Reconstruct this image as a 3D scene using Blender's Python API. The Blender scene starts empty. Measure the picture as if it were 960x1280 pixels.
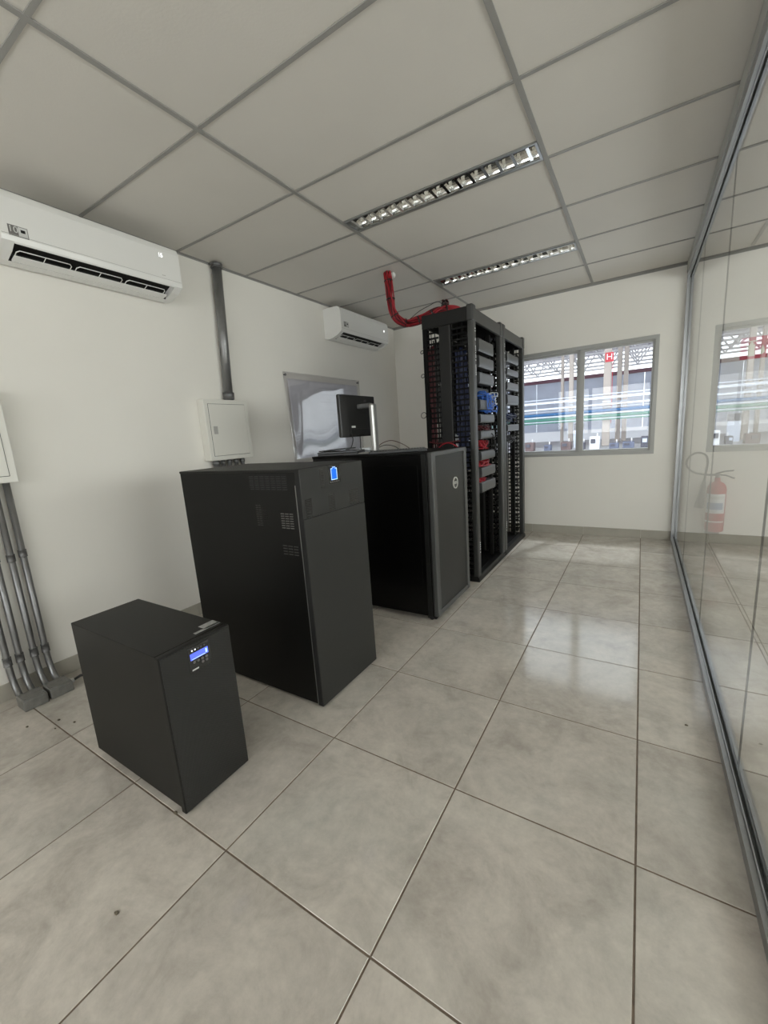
import bpy, bmesh, math, random
from mathutils import Vector, Matrix, noise
random.seed(7)
SC = bpy.context.scene
COL = SC.collection

# ------------------------------------------------------------------ camera
cam_d = bpy.data.cameras.new('camera')
cam = bpy.data.objects.new('camera', cam_d)
COL.objects.link(cam)
SC.camera = cam
FPX = 510.82
cam_d.sensor_fit = 'HORIZONTAL'
cam_d.sensor_width = 36.0
cam_d.lens = FPX / 960 * 36.0
cam_d.clip_start = 0.02
cam_d.clip_end = 400
_R = Vector((0.848894, 0.524285, -0.067112))
_U = Vector((-0.041259, 0.192311, 0.980466))
_F = Vector((-0.52695, 0.829543, -0.184883))
cam.matrix_world = Matrix(((_R.x, _U.x, -_F.x, -0.03948), (_R.y, _U.y, -_F.y, -0.0606),
                           (_R.z, _U.z, -_F.z, 1.37139), (0, 0, 0, 1)))

# ------------------------------------------------------------------ world, view
SC.view_settings.view_transform = 'Standard'
SC.view_settings.look = 'None'
SC.view_settings.gamma = 1
SC.view_settings.use_curve_mapping = False
SC.view_settings.exposure = 0.0
W = bpy.data.worlds.new('sky')
SC.world = W
W.use_nodes = True
W.node_tree.nodes['Background'].inputs[0].default_value = (0.91, 0.95, 1.0, 1)
W.node_tree.nodes['Background'].inputs[1].default_value = 3.1

# ------------------------------------------------------------------ lights
def area(name, loc, target, sx, sy, power, color=(1, 1, 1), spread=180):
    d = bpy.data.lights.new(name, 'AREA')
    d.shape = 'RECTANGLE'; d.size = sx; d.size_y = sy; d.energy = power; d.color = color
    d.spread = math.radians(spread)
    o = bpy.data.objects.new(name, d); COL.objects.link(o)
    o.location = loc
    o.rotation_euler = (Vector(target) - Vector(loc)).to_track_quat('-Z', 'Y').to_euler()
    return o
# fill lights added outside unseen side-room and rear windows, standing in for daylight
area('side_window_fill', (3.62, 1.9, 1.62), (0, 1.9, 1.45), 5.2, 1.25, 128, (1.0, 0.94, 0.895))
area('rear_window_fill', (-1.3, -2.50, 1.65), (-1.3, 2, 1.5), 2.8, 1.3, 42, (1.0, 0.935, 0.885))
area('rear_side_window_fill', (1.7, -2.50, 1.65), (1.7, 2, 1.5), 2.3, 1.3, 37, (1.0, 0.935, 0.885))
# high-bay lamp of the factory hall, above the back window
hb = bpy.data.lights.new('hall_high_bay_lamp', 'SPOT')
hb.energy = 900; hb.color = (0.93, 0.96, 1.0); hb.shadow_soft_size = 0.16
hb.spot_size = math.radians(120); hb.spot_blend = 0.4
hbo = bpy.data.objects.new('hall_high_bay_lamp', hb); COL.objects.link(hbo)
hbo.location = (0.15, 7.45, 5.75); hbo.rotation_euler = (math.radians(-25), 0, 0)

# ------------------------------------------------------------------ materials
def nt(name):
    m = bpy.data.materials.new(name); m.use_nodes = True
    n = m.node_tree.nodes; return m, n, m.node_tree.links, n['Principled BSDF']

def mat(name, col, rough=0.5, metal=0.0, var=0.0, vscale=6.0, bump=0.0, bscale=120.0, coat=0.0, emit=None, estr=0.0, spec=None, stretch=None):
    m, n, l, b = nt(name)
    b.inputs['Base Color'].default_value = (*col, 1)
    b.inputs['Roughness'].default_value = rough
    b.inputs['Metallic'].default_value = metal
    b.inputs['Coat Weight'].default_value = coat
    if spec is not None: b.inputs['Specular IOR Level'].default_value = spec
    if emit: b.inputs['Emission Color'].default_value = (*emit, 1); b.inputs['Emission Strength'].default_value = estr
    tc = n.new('ShaderNodeTexCoord')
    src = tc.outputs['Object']
    if stretch:
        mp = n.new('ShaderNodeMapping'); mp.inputs['Scale'].default_value = stretch
        l.new(src, mp.inputs['Vector']); src = mp.outputs[0]
    if var > 0:
        t = n.new('ShaderNodeTexNoise'); t.inputs['Scale'].default_value = vscale; t.inputs['Detail'].default_value = 5
        l.new(src, t.inputs['Vector'])
        r = n.new('ShaderNodeMapRange'); r.inputs['From Min'].default_value = 0.3; r.inputs['From Max'].default_value = 0.7
        r.inputs['To Min'].default_value = 1 - var; r.inputs['To Max'].default_value = 1 + var
        l.new(t.outputs[0], r.inputs[0])
        x = n.new('ShaderNodeVectorMath'); x.operation = 'SCALE'; x.inputs[0].default_value = col
        l.new(r.outputs[0], x.inputs['Scale']); l.new(x.outputs[0], b.inputs['Base Color'])
    if bump > 0:
        t = n.new('ShaderNodeTexNoise'); t.inputs['Scale'].default_value = bscale; t.inputs['Detail'].default_value = 3
        l.new(src, t.inputs['Vector'])
        u = n.new('ShaderNodeBump'); u.inputs['Strength'].default_value = bump; u.inputs['Distance'].default_value = 0.002
        l.new(t.outputs[0], u.inputs['Height']); l.new(u.outputs[0], b.inputs['Normal'])
    return m

def glassmat(name, tint=(0.93, 0.97, 0.955), ior=1.6, rough=0.0, haze=0.0):
    m = bpy.data.materials.new(name); m.use_nodes = True
    n, l = m.node_tree.nodes, m.node_tree.links
    n.remove(n['Principled BSDF']); out = n['Material Output']
    tr = n.new('ShaderNodeBsdfTransparent'); tr.inputs[0].default_value = (*tint, 1)
    gl = n.new('ShaderNodeBsdfGlossy'); gl.inputs['Roughness'].default_value = rough
    fr = n.new('ShaderNodeFresnel'); fr.inputs[0].default_value = ior
    ge = n.new('ShaderNodeNewGeometry')
    inv = n.new('ShaderNodeMath'); inv.operation = 'SUBTRACT'; inv.inputs[0].default_value = 1
    l.new(ge.outputs['Backfacing'], inv.inputs[1])
    # both surfaces of the pane: 2F/(1+F)
    f2 = n.new('ShaderNodeMath'); f2.operation = 'MULTIPLY'; f2.inputs[1].default_value = 2; l.new(fr.outputs[0], f2.inputs[0])
    f1 = n.new('ShaderNodeMath'); f1.operation = 'ADD'; f1.inputs[1].default_value = 1; l.new(fr.outputs[0], f1.inputs[0])
    fd = n.new('ShaderNodeMath'); fd.operation = 'DIVIDE'; l.new(f2.outputs[0], fd.inputs[0]); l.new(f1.outputs[0], fd.inputs[1])
    mu = n.new('ShaderNodeMath'); mu.operation = 'MULTIPLY'
    l.new(fd.outputs[0], mu.inputs[0]); l.new(inv.outputs[0], mu.inputs[1])
    base = tr
    if haze > 0:
        df = n.new('ShaderNodeBsdfDiffuse'); df.inputs[0].default_value = (0.8, 0.8, 0.85, 1)
        mh = n.new('ShaderNodeMixShader'); mh.inputs[0].default_value = haze
        l.new(tr.outputs[0], mh.inputs[1]); l.new(df.outputs[0], mh.inputs[2]); base = mh
    mx = n.new('ShaderNodeMixShader')
    l.new(mu.outputs[0], mx.inputs[0]); l.new(base.outputs[0], mx.inputs[1]); l.new(gl.outputs[0], mx.inputs[2])
    l.new(mx.outputs[0], out.inputs[0])
    return m

def tilemat():
    m, n, l, b = nt('porcelain_cement_tile')
    tc = n.new('ShaderNodeTexCoord'); oi = n.new('ShaderNodeObjectInfo')
    ad = n.new('ShaderNodeVectorMath'); ad.operation = 'MULTIPLY_ADD'
    cm = n.new('ShaderNodeCombineXYZ')
    l.new(oi.outputs['Random'], cm.inputs[0]); l.new(oi.outputs['Random'], cm.inputs[1]); l.new(oi.outputs['Random'], cm.inputs[2])
    ad.inputs[1].default_value = (37, 53, 19)
    l.new(cm.outputs[0], ad.inputs[0]); l.new(tc.outputs['Object'], ad.inputs[2])
    t1 = n.new('ShaderNodeTexNoise'); t1.inputs['Scale'].default_value = 4.2; t1.inputs['Detail'].default_value = 10; t1.inputs['Roughness'].default_value = 0.68
    t1.inputs['Distortion'].default_value = 0.5
    l.new(ad.outputs[0], t1.inputs['Vector'])
    cr = n.new('ShaderNodeValToRGB')
    e = cr.color_ramp.elements
    e[0].position = 0.3; e[0].color = (0.378, 0.342, 0.298, 1)
    e[1].position = 0.72; e[1].color = (0.605, 0.556, 0.49, 1)
    x = e.new(0.5); x.color = (0.503, 0.46, 0.405, 1)
    l.new(t1.outputs[0], cr.inputs[0])
    t2 = n.new('ShaderNodeTexNoise'); t2.inputs['Scale'].default_value = 22; t2.inputs['Detail'].default_value = 6; t2.inputs['Roughness'].default_value = 0.7
    l.new(ad.outputs[0], t2.inputs['Vector'])
    r2 = n.new('ShaderNodeMapRange'); r2.inputs['From Min'].default_value = 0.3; r2.inputs['From Max'].default_value = 0.7
    r2.inputs['To Min'].default_value = 0.90; r2.inputs['To Max'].default_value = 1.09
    l.new(t2.outputs[0], r2.inputs[0])
    # fine mottling as greenish-grey patches
    t3 = n.new('ShaderNodeTexNoise'); t3.inputs['Scale'].default_value = 1.7; t3.inputs['Detail'].default_value = 4
    ad2 = n.new('ShaderNodeVectorMath'); ad2.inputs[1].default_value = (5, 9, 2); l.new(ad.outputs[0], ad2.inputs[0])
    l.new(ad2.outputs[0], t3.inputs['Vector'])
    r3 = n.new('ShaderNodeMapRange'); r3.inputs['From Min'].default_value = 0.48; r3.inputs['From Max'].default_value = 0.72
    l.new(t3.outputs[0], r3.inputs[0])
    mx = n.new('ShaderNodeMix'); mx.data_type = 'RGBA'; mx.inputs[7].default_value = (0.44, 0.44, 0.395, 1)
    ml = n.new('ShaderNodeMath'); ml.operation = 'MULTIPLY'; ml.inputs[1].default_value = 0.38
    l.new(r3.outputs[0], ml.inputs[0]); l.new(ml.outputs[0], mx.inputs[0]); l.new(cr.outputs[0], mx.inputs[6])
    sc = n.new('ShaderNodeVectorMath'); sc.operation = 'SCALE'
    l.new(mx.outputs[2], sc.inputs[0]); l.new(r2.outputs[0], sc.inputs['Scale'])
    # slight tone difference from tile to tile
    r4 = n.new('ShaderNodeMapRange'); r4.inputs['To Min'].default_value = 0.95; r4.inputs['To Max'].default_value = 1.05
    l.new(oi.outputs['Random'], r4.inputs[0])
    s2 = n.new('ShaderNodeVectorMath'); s2.operation = 'SCALE'; l.new(sc.outputs[0], s2.inputs[0]); l.new(r4.outputs[0], s2.inputs['Scale'])
    l.new(s2.outputs[0], b.inputs['Base Color'])
    rr = n.new('ShaderNodeMapRange'); rr.inputs['To Min'].default_value = 0.07; rr.inputs['To Max'].default_value = 0.16
    l.new(t1.outputs[0], rr.inputs[0]); l.new(rr.outputs[0], b.inputs['Roughness'])
    bu = n.new('ShaderNodeBump'); bu.inputs['Strength'].default_value = 0.12; bu.inputs['Distance'].default_value = 0.001
    l.new(t2.outputs[0], bu.inputs['Height']); l.new(bu.outputs[0], b.inputs['Normal'])
    return m

def stripemat(name, c1, c2, scale, rot=(0, 0, 0), rough=0.5, bump=0.4):
    m, n, l, b = nt(name)
    tc = n.new('ShaderNodeTexCoord'); mp = n.new('ShaderNodeMapping'); mp.inputs['Rotation'].default_value = rot
    w = n.new('ShaderNodeTexWave'); w.inputs['Scale'].default_value = scale; w.bands_direction = 'Z'
    w.inputs['Distortion'].default_value = 0
    l.new(tc.outputs['Object'], mp.inputs[0]); l.new(mp.outputs[0], w.inputs[0])
    cr = n.new('ShaderNodeValToRGB'); cr.color_ramp.elements[0].color = (*c1, 1); cr.color_ramp.elements[1].color = (*c2, 1)
    l.new(w.outputs[0], cr.inputs[0]); l.new(cr.outputs[0], b.inputs['Base Color'])
    b.inputs['Roughness'].default_value = rough
    bu = n.new('ShaderNodeBump'); bu.inputs['Strength'].default_value = bump; bu.inputs['Distance'].default_value = 0.002
    l.new(w.outputs[0], bu.inputs['Height']); l.new(bu.outputs[0], b.inputs['Normal'])
    return m

def perfmat(name, c_metal, c_hole, scale):
    m, n, l, b = nt(name)
    tc = n.new('ShaderNodeTexCoord')
    v = n.new('ShaderNodeTexVoronoi'); v.inputs['Scale'].default_value = scale; v.inputs['Randomness'].default_value = 0.0
    l.new(tc.outputs['Object'], v.inputs['Vector'])
    cr = n.new('ShaderNodeValToRGB'); cr.color_ramp.elements[0].position = 0.30; cr.color_ramp.elements[0].color = (*c_hole, 1)
    cr.color_ramp.elements[1].position = 0.42; cr.color_ramp.elements[1].color = (*c_metal, 1)
    l.new(v.outputs['Distance'], cr.inputs[0]); l.new(cr.outputs[0], b.inputs['Base Color'])
    b.inputs['Roughness'].default_value = 0.45
    return m

def gradlightmat(name, col, trans):
    m, n, l, b = nt(name)
    out = n['Material Output']; t = n.new('ShaderNodeBsdfTranslucent'); t.inputs[0].default_value = (*col, 1)
    mx = n.new('ShaderNodeMixShader'); mx.inputs[0].default_value = trans
    b.inputs['Base Color'].default_value = (*col, 1); b.inputs['Roughness'].default_value = 0.8
    l.new(b.outputs[0], mx.inputs[1]); l.new(t.outputs[0], mx.inputs[2]); l.new(mx.outputs[0], out.inputs[0])
    return m

M = dict(
    wall=mat('painted_wall', (0.81, 0.785, 0.73), 0.75, var=0.018, vscale=1.6, bump=0.15, bscale=60),
    ceil=mat('ceiling_board', (0.665, 0.635, 0.585), 0.8, var=0.02, vscale=2.2, bump=0.25, bscale=90),
    tbar=mat('ceiling_tee_paint', (0.30, 0.293, 0.275), 0.5, var=0.05, vscale=9),
    tile=tilemat(),
    skirt=mat('skirting_tile', (0.40, 0.375, 0.32), 0.35, var=0.07, vscale=7),
    grout=mat('brown_grout', (0.16, 0.12, 0.09), 0.9, var=0.2, vscale=30),
    alu=mat('brushed_aluminium', (0.42, 0.43, 0.44), 0.38, 1.0, var=0.04, vscale=12),
    aluwin=mat('grey_window_profile', (0.36, 0.36, 0.345), 0.42, 0.3),
    header=mat('header_grey_paint', (0.44, 0.44, 0.42), 0.5),
    glass=glassmat('partition_glass', (0.95, 0.965, 0.955), 1.5),
    wglass=glassmat('window_glass', (0.95, 0.97, 0.97), 1.45),
    acry=glassmat('clear_acrylic', (0.975, 0.975, 0.985), 1.6, 0.05, 0.03),
    gasket=mat('dark_silicone_joint', (0.03, 0.032, 0.03), 0.6),
    acw=mat('white_ac_plastic', (0.80, 0.795, 0.77), 0.28, coat=0.2),
    acd=mat('dark_vent_cavity', (0.015, 0.014, 0.013), 0.7),
    blackm=mat('black_powder_coat', (0.0035, 0.0035, 0.0032), 0.42, spec=0.22, var=0.1, vscale=5, bump=0.12, bscale=500),
    black2=mat('charcoal_powder_coat', (0.0075, 0.0072, 0.0064), 0.5, spec=0.3, bump=0.15, bscale=600),
    front2=mat('charcoal_front_paint', (0.021, 0.0212, 0.0195), 0.45, spec=0.4, bump=0.1, bscale=500),
    front2b=mat('dark_gloss_front', (0.014, 0.014, 0.0135), 0.25),
    bezel=stripemat('ribbed_black_bezel', (0.004, 0.004, 0.004), (0.020, 0.0195, 0.017), 55, (0.5, 0, 0), 0.5),
    edgeg=mat('edge_highlight_metal', (0.30, 0.30, 0.29), 0.3, 0.7),
    gap=mat('black_gap', (0.003, 0.003, 0.003), 0.8),
    gloss=mat('black_gloss_side', (0.0025, 0.0025, 0.0025), 0.25, spec=0.25),
    slot=mat('vent_slot_grey', (0.018, 0.0175, 0.017), 0.4),
    slot2=mat('vent_slot_light', (0.11, 0.105, 0.10), 0.4),
    lcd=mat('blue_lcd', (0.10, 0.14, 0.7), 0.3, emit=(0.10, 0.16, 0.85), estr=0.75),
    lcd2=mat('blue_battery_lcd', (0.0, 0.12, 0.8), 0.3, emit=(0.0, 0.10, 0.9), estr=0.85),
    lcdl=mat('lcd_bright_line', (0.5, 0.7, 1.0), 0.3, emit=(0.45, 0.65, 1.0), estr=1.0),
    led=mat('white_led', (1, 1, 1), 0.3, emit=(0.95, 0.98, 1), estr=1.6),
    printw=mat('white_print', (0.62, 0.62, 0.60), 0.5),
    sticker=mat('silver_sticker', (0.38, 0.38, 0.37), 0.35, 0.3, var=0.25, vscale=60),
    greyst=mat('grey_sticker', (0.17, 0.165, 0.155), 0.5),
    dfr=mat('cabinet_door_frame_grey', (0.060, 0.061, 0.059), 0.38),
    mesh=perfmat('perforated_door', (0.013, 0.013, 0.012), (0.004, 0.004, 0.004), 160),
    logo=mat('logo_metal', (0.75, 0.74, 0.70), 0.3, 0.5),
    rack=mat('rack_black_paint', (0.0075, 0.0077, 0.0072), 0.45, spec=0.3, var=0.06, vscale=8),
    rackpost=mat('rack_post_grey', (0.036, 0.037, 0.035), 0.42, var=0.06, vscale=8),
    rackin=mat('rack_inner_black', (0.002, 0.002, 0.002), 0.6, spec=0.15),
    mgr=mat('grey_manager_cover', (0.066, 0.068, 0.070), 0.38),
    redc=mat('red_cable', (0.33, 0.008, 0.018), 0.45),
    redd=mat('dark_red_cable', (0.07, 0.003, 0.006), 0.5),
    blue=mat('blue_cable', (0.006, 0.014, 0.060), 0.45),
    blueb=mat('bright_blue_cable', (0.05, 0.17, 0.62), 0.45),
    blkc=mat('black_cable', (0.010, 0.010, 0.010), 0.45),
    whc=mat('white_plug', (0.75, 0.78, 0.80), 0.4),
    galv=mat('galvanised_conduit', (0.25, 0.25, 0.25), 0.38, 0.75, var=0.22, vscale=14, stretch=(1, 1, 0.25)),
    galvd=mat('dull_galvanised', (0.17, 0.17, 0.17), 0.5, 0.6, var=0.25, vscale=20),
    cast=mat('cast_aluminium_box', (0.22, 0.215, 0.20), 0.6, 0.35, var=0.15, vscale=30, bump=0.4, bscale=150),
    boxw=mat('white_enamel_box', (0.74, 0.725, 0.67), 0.45),
    latch=mat('grey_latch', (0.42, 0.41, 0.39), 0.5),
    paper=mat('lavender_plan_paper', (0.73, 0.73, 0.78), 0.6, var=0.10, vscale=4),
    ink=mat('pale_plan_lines', (0.46, 0.46, 0.54), 0.6),
    monb=mat('monitor_back_black', (0.010, 0.010, 0.010), 0.35),
    silver=mat('satin_silver', (0.50, 0.50, 0.49), 0.32, 1.0),
    lapg=mat('laptop_lid_grey', (0.06, 0.065, 0.07), 0.25),
    key=mat('keyboard_black', (0.018, 0.018, 0.019), 0.35),
    mirror=mat('polished_reflector', (0.78, 0.78, 0.76), 0.14, 1.0),
    lampin=mat('luminaire_inner', (0.30, 0.30, 0.28), 0.4, 0.5),
    tube=mat('fluorescent_tube', (0.72, 0.73, 0.72), 0.3),
    foam=mat('white_foam', (0.72, 0.71, 0.68), 0.8, bump=0.8, bscale=40),
    red=mat('extinguisher_red', (0.42, 0.03, 0.03), 0.35),
    rubber=mat('grey_rubber', (0.10, 0.10, 0.10), 0.6),
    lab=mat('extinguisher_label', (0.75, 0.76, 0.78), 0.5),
    labb=mat('label_blue', (0.25, 0.33, 0.50), 0.5),
    signr=mat('sign_red', (0.60, 0.03, 0.05), 0.5),
    signw=mat('sign_cream', (0.85, 0.88, 0.68), 0.5),
    hconc=mat('hall_concrete', (0.50, 0.44, 0.40), 0.8, var=0.08, vscale=1.5),
    hfloor=mat('hall_floor', (0.55, 0.55, 0.56), 0.6, var=0.1, vscale=0.6),
    hwall=mat('hall_wall_sheet', (0.62, 0.67, 0.78), 0.7, var=0.1, vscale=0.5),
    hwhite=mat('hall_white_wall', (0.92, 0.93, 0.96), 0.7),
    hbeam=mat('maroon_beam', (0.20, 0.09, 0.12), 0.6),
    truss=mat('white_truss_paint', (0.90, 0.88, 0.90), 0.5),
    hroof=gradlightmat('translucent_roof', (0.40, 0.36, 0.40), 0.4),
    pblue=mat('blue_pipe', (0.03, 0.13, 0.30), 0.4),
    pgreen=mat('green_pipe', (0.07, 0.22, 0.17), 0.4),
    pwhite=mat('pale_rail', (0.75, 0.80, 0.88), 0.5),
    hdark=mat('machine_dark', (0.10, 0.10, 0.13), 0.5),
    hbrown=mat('machine_brown', (0.17, 0.12, 0.12), 0.5),
    hblue=mat('machine_blue', (0.16, 0.18, 0.26), 0.5),
    debris=mat('dry_debris', (0.12, 0.10, 0.07), 0.8, var=0.3, vscale=90),
)

# ------------------------------------------------------------------ geometry helpers
class MB:
    def __init__(s): s.bm = bmesh.new()
    def box(s, x0, y0, z0, x1, y1, z1, bev=0.0, seg=2, mtx=None):
        vs = [s.bm.verts.new((x, y, z)) for z in (z0, z1) for (x, y) in ((x0, y0), (x1, y0), (x1, y1), (x0, y1))]
        f = [(0, 3, 2, 1), (4, 5, 6, 7), (0, 1, 5, 4), (1, 2, 6, 5), (2, 3, 7, 6), (3, 0, 4, 7)]
        fs = [s.bm.faces.new([vs[i] for i in q]) for q in f]
        if bev > 0:
            es = list({e for q in fs for e in q.edges})
            r = bmesh.ops.bevel(s.bm, geom=es, offset=bev, segments=seg, affect='EDGES', profile=0.5)
            vs = list({v for q in r['faces'] for v in q.verts} | {v for v in vs if v.is_valid})
        if mtx is not None:
            for v in vs: v.co = mtx @ v.co
        return s
    def cbox(s, c, d, **k):
        return s.box(c[0]-d[0]/2, c[1]-d[1]/2, c[2]-d[2]/2, c[0]+d[0]/2, c[1]+d[1]/2, c[2]+d[2]/2, **k)
    def tube(s, pts, r, seg=10, caps=True):
        pts = [Vector(p) for p in pts]; rings = []
        rr = r if isinstance(r, (list, tuple)) else [r]*len(pts)
        t0 = (pts[1]-pts[0]).normalized()
        ref = Vector((0, 0, 1)) if abs(t0.z) < 0.9 else Vector((1, 0, 0))
        nrm = t0.cross(ref).normalized()
        for i, p in enumerate(pts):
            if i == 0: t = pts[1]-pts[0]
            elif i == len(pts)-1: t = pts[-1]-pts[-2]
            else: t = (pts[i+1]-pts[i]).normalized() + (pts[i]-pts[i-1]).normalized()
            t.normalize()
            nrm = (nrm - t*nrm.dot(t)).normalized(); bi = t.cross(nrm)
            rings.append([s.bm.verts.new(p + (nrm*math.cos(2*math.pi*k/seg) + bi*math.sin(2*math.pi*k/seg))*rr[i]) for k in range(seg)])
        for a, b in zip(rings, rings[1:]):
            for k in range(seg):
                f = s.bm.faces.new((a[k], a[(k+1) % seg], b[(k+1) % seg], b[k])); f.smooth = True
        if caps:
            s.bm.faces.new(rings[0][::-1]); s.bm.faces.new(rings[-1])
        return s
    def prism(s, prof, axis, a, b):
        # prof: list of 2D points; axis 'y' -> (x,z) profile extruded in y; 'x' -> (y,z); 'z' -> (x,y)
        def P(q, t):
            return {'y': (q[0], t, q[1]), 'x': (t, q[0], q[1]), 'z': (q[0], q[1], t)}[axis]
        A = [s.bm.verts.new(P(q, a)) for q in prof]; B = [s.bm.verts.new(P(q, b)) for q in prof]
        n = len(prof)
        for i in range(n): s.bm.faces.new((A[i], A[(i+1) % n], B[(i+1) % n], B[i]))
        s.bm.faces.new(A[::-1]); s.bm.faces.new(B)
        return s
    def lathe(s, prof, c, seg=24):
        rings = []
        for r, z in prof:
            rings.append([s.bm.verts.new((c[0]+r*math.cos(2*math.pi*k/seg), c[1]+r*math.sin(2*math.pi*k/seg), c[2]+z)) for k in range(seg)])
        for a, b in zip(rings, rings[1:]):
            for k in range(seg):
                f = s.bm.faces.new((a[k], a[(k+1) % seg], b[(k+1) % seg], b[k])); f.smooth = True
        s.bm.faces.new(rings[0][::-1]); s.bm.faces.new(rings[-1])
        return s
    def build(s, name, m, parent=None, kind=None, label=None, loc=None):
        bmesh.ops.recalc_face_normals(s.bm, faces=s.bm.faces[:])
        off = Vector(loc) if loc is not None else Vector((0, 0, 0))
        if parent is not None and loc is None: off = worldloc(parent)
        if off.length > 0: bmesh.ops.translate(s.bm, verts=s.bm.verts[:], vec=-off)
        me = bpy.data.meshes.new(name); s.bm.to_mesh(me); s.bm.free()
        me.materials.append(m)
        o = bpy.data.objects.new(name, me); COL.objects.link(o)
        if parent is not None:
            o.parent = parent
            o.location = off - worldloc(parent)
        else: o.location = off
        if kind: o['kind'] = kind
        if label: o['label'] = label
        return o

def worldloc(o):
    v = Vector((0, 0, 0))
    while o is not None:
        v = v + o.location; o = o.parent
    return v

def thing(name, label, cat, loc, group=None):
    o = bpy.data.objects.new(name, None); COL.objects.link(o)
    o.location = loc; o.empty_display_size = 0.1
    o['label'] = label; o['category'] = cat
    if group: o['group'] = group
    return o

def tag(o, label, cat, group=None, kind=None):
    o['label'] = label; o['category'] = cat
    if group: o['group'] = group
    if kind: o['kind'] = kind
    return o

def struct(name, label=None, loc=(0, 0, 0)):
    o = bpy.data.objects.new(name, None); COL.objects.link(o); o.location = loc
    o['kind'] = 'structure'
    return o

def textobj(s, size, mtx, m, name, parent, depth=0.001, align='CENTER'):
    c = bpy.data.curves.new('t', 'FONT'); c.body = s; c.size = size; c.extrude = depth
    c.align_x = align; c.align_y = 'CENTER'
    t = bpy.data.objects.new('t', c); COL.objects.link(t)
    bpy.context.view_layer.update()
    me = bpy.data.meshes.new_from_object(t.evaluated_get(bpy.context.evaluated_depsgraph_get()))
    bpy.data.objects.remove(t); bpy.data.curves.remove(c)
    off = worldloc(parent)
    me.transform(Matrix.Translation(-off) @ mtx)
    me.materials.clear(); me.materials.append(m)
    o = bpy.data.objects.new(name, me); COL.objects.link(o); o.parent = parent
    return o

def facing_x(x, y, z):   # text lying in a plane whose normal is +X, reading along +Y
    return Matrix(((0, 0, 1, x), (1, 0, 0, y), (0, 1, 0, z), (0, 0, 0, 1)))
def facing_my(x, y, z):  # normal -Y, reading along +X
    return Matrix(((1, 0, 0, x), (0, 0, -1, y), (0, 1, 0, z), (0, 0, 0, 1)))

# ------------------------------------------------------------------ dimensions
XL, YB, H = -3.12, 5.372, 2.85
XR, YF = 3.30, -2.30          # neighbouring room beyond the glass, and the wall behind the camera
XG = 0.315                    # glass partition
WX0, WX1, WZ0, WZ1 = -2.14, 0.083, 0.97, 2.214   # back window opening

# ------------------------------------------------------------------ floor
fl = MB().box(XL-0.15, YF-0.15, -0.12, XR+0.15, YB+0.15, -0.0022).build('floor', M['grout'])
fl['kind'] = 'structure'
T = 0.6; G = 0.0030
cache = {}
ix0, ix1 = math.floor(XL/T), math.ceil(XR/T)
iy0, iy1 = math.floor(YF/T), math.ceil(YB/T)
for i in range(ix0, ix1):
    for j in range(iy0, iy1):
        x0, x1 = max(i*T+G, XL), min((i+1)*T-G, XR)
        y0, y1 = max(j*T+G, YF), min((j+1)*T-G, YB)
        if x1-x0 < 0.01 or y1-y0 < 0.01: continue
        k = (round(x1-x0, 4), round(y1-y0, 4))
        if k not in cache:
            b = MB().box(0, 0, -0.008, k[0], k[1], 0)
            es = [e for e in b.bm.edges if all(abs(v.co.z) < 1e-6 for v in e.verts)]
            bmesh.ops.bevel(b.bm, geom=es, offset=0.0012, segments=1, affect='EDGES')
            me = bpy.data.meshes.new('tile'); bmesh.ops.recalc_face_normals(b.bm, faces=b.bm.faces[:]); b.bm.to_mesh(me); b.bm.free()
            me.materials.append(M['tile']); cache[k] = me
        o = bpy.data.objects.new('tile', cache[k]); COL.objects.link(o)
        o.location = (x0, y0, 0); o.parent = fl

# ------------------------------------------------------------------ walls
def wallobj(b, name):
    o = b.build(name, M['wall']); o['kind'] = 'structure'; return o
wallobj(MB().box(XL-0.15, YF-0.15, -0.1, XL, YB+0.15, H+0.12), 'wall_left')
b = MB()
b.box(XL, YB, -0.1, WX0, YB+0.14, H+0.12).box(WX1, YB, -0.1, XR+0.15, YB+0.14, H+0.12)
b.box(WX0, YB, -0.1, WX1, YB+0.14, WZ0).box(WX0, YB, WZ1, WX1, YB+0.14, H+0.12)
wallobj(b, 'wall_back')
b = MB()  # right wall of the neighbouring room, with a long window opening
b.box(XR, YF, -0.1, XR+0.15, YB, 0.97).box(XR, YF, 2.30, XR+0.15, YB, H+0.12)
b.box(XR, YF, 0.97, XR+0.15, -0.8, 2.30).box(XR, 4.6, 0.97, XR+0.15, YB, 2.30)
wallobj(b, 'wall_right')
b = MB()
b.box(XL, YF-0.15, -0.1, XR+0.15, YF, 0.97).box(XL, YF-0.15, 2.32, XR+0.15, YF, H+0.12)
b.box(XL, YF-0.15, 0.97, -2.75, YF, 2.32).box(0.15, YF-0.15, 0.97, 0.48, YF, 2.32).box(2.93, YF-0.15, 0.97, XR+0.15, YF, 2.32)
wallobj(b, 'wall_front')

# skirting tiles, 0.6 m pieces
def skirting(name, segs, axis):
    p = struct(name)
    for a0, a1, c0, c1 in segs:
        b = MB()
        if axis == 'x': b.box(a0+0.001, c0, 0.0, a1-0.001, c1, 0.10, bev=0.0012, seg=1)
        else: b.box(c0, a0+0.001, 0.0, c1, a1-0.001, 0.10, bev=0.0012, seg=1)
        b.build('skirting_tile', M['skirt'], p)
    return p
def cuts(lo, hi):
    c = [lo] + [k*T for k in range(math.ceil(lo/T), math.floor(hi/T)+1) if lo+0.02 < k*T < hi-0.02] + [hi]
    return list(zip(c, c[1:]))
skirting('baseboard_left', [(a, b_, XL, XL+0.011) for a, b_ in cuts(YF, YB-0.012)], 'y')
skirting('baseboard_back', [(a, b_, YB-0.011, YB) for a, b_ in cuts(XL, XG-0.03)] + [(a, b_, YB-0.011, YB) for a, b_ in cuts(XG+0.03, XR)], 'x')
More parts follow.
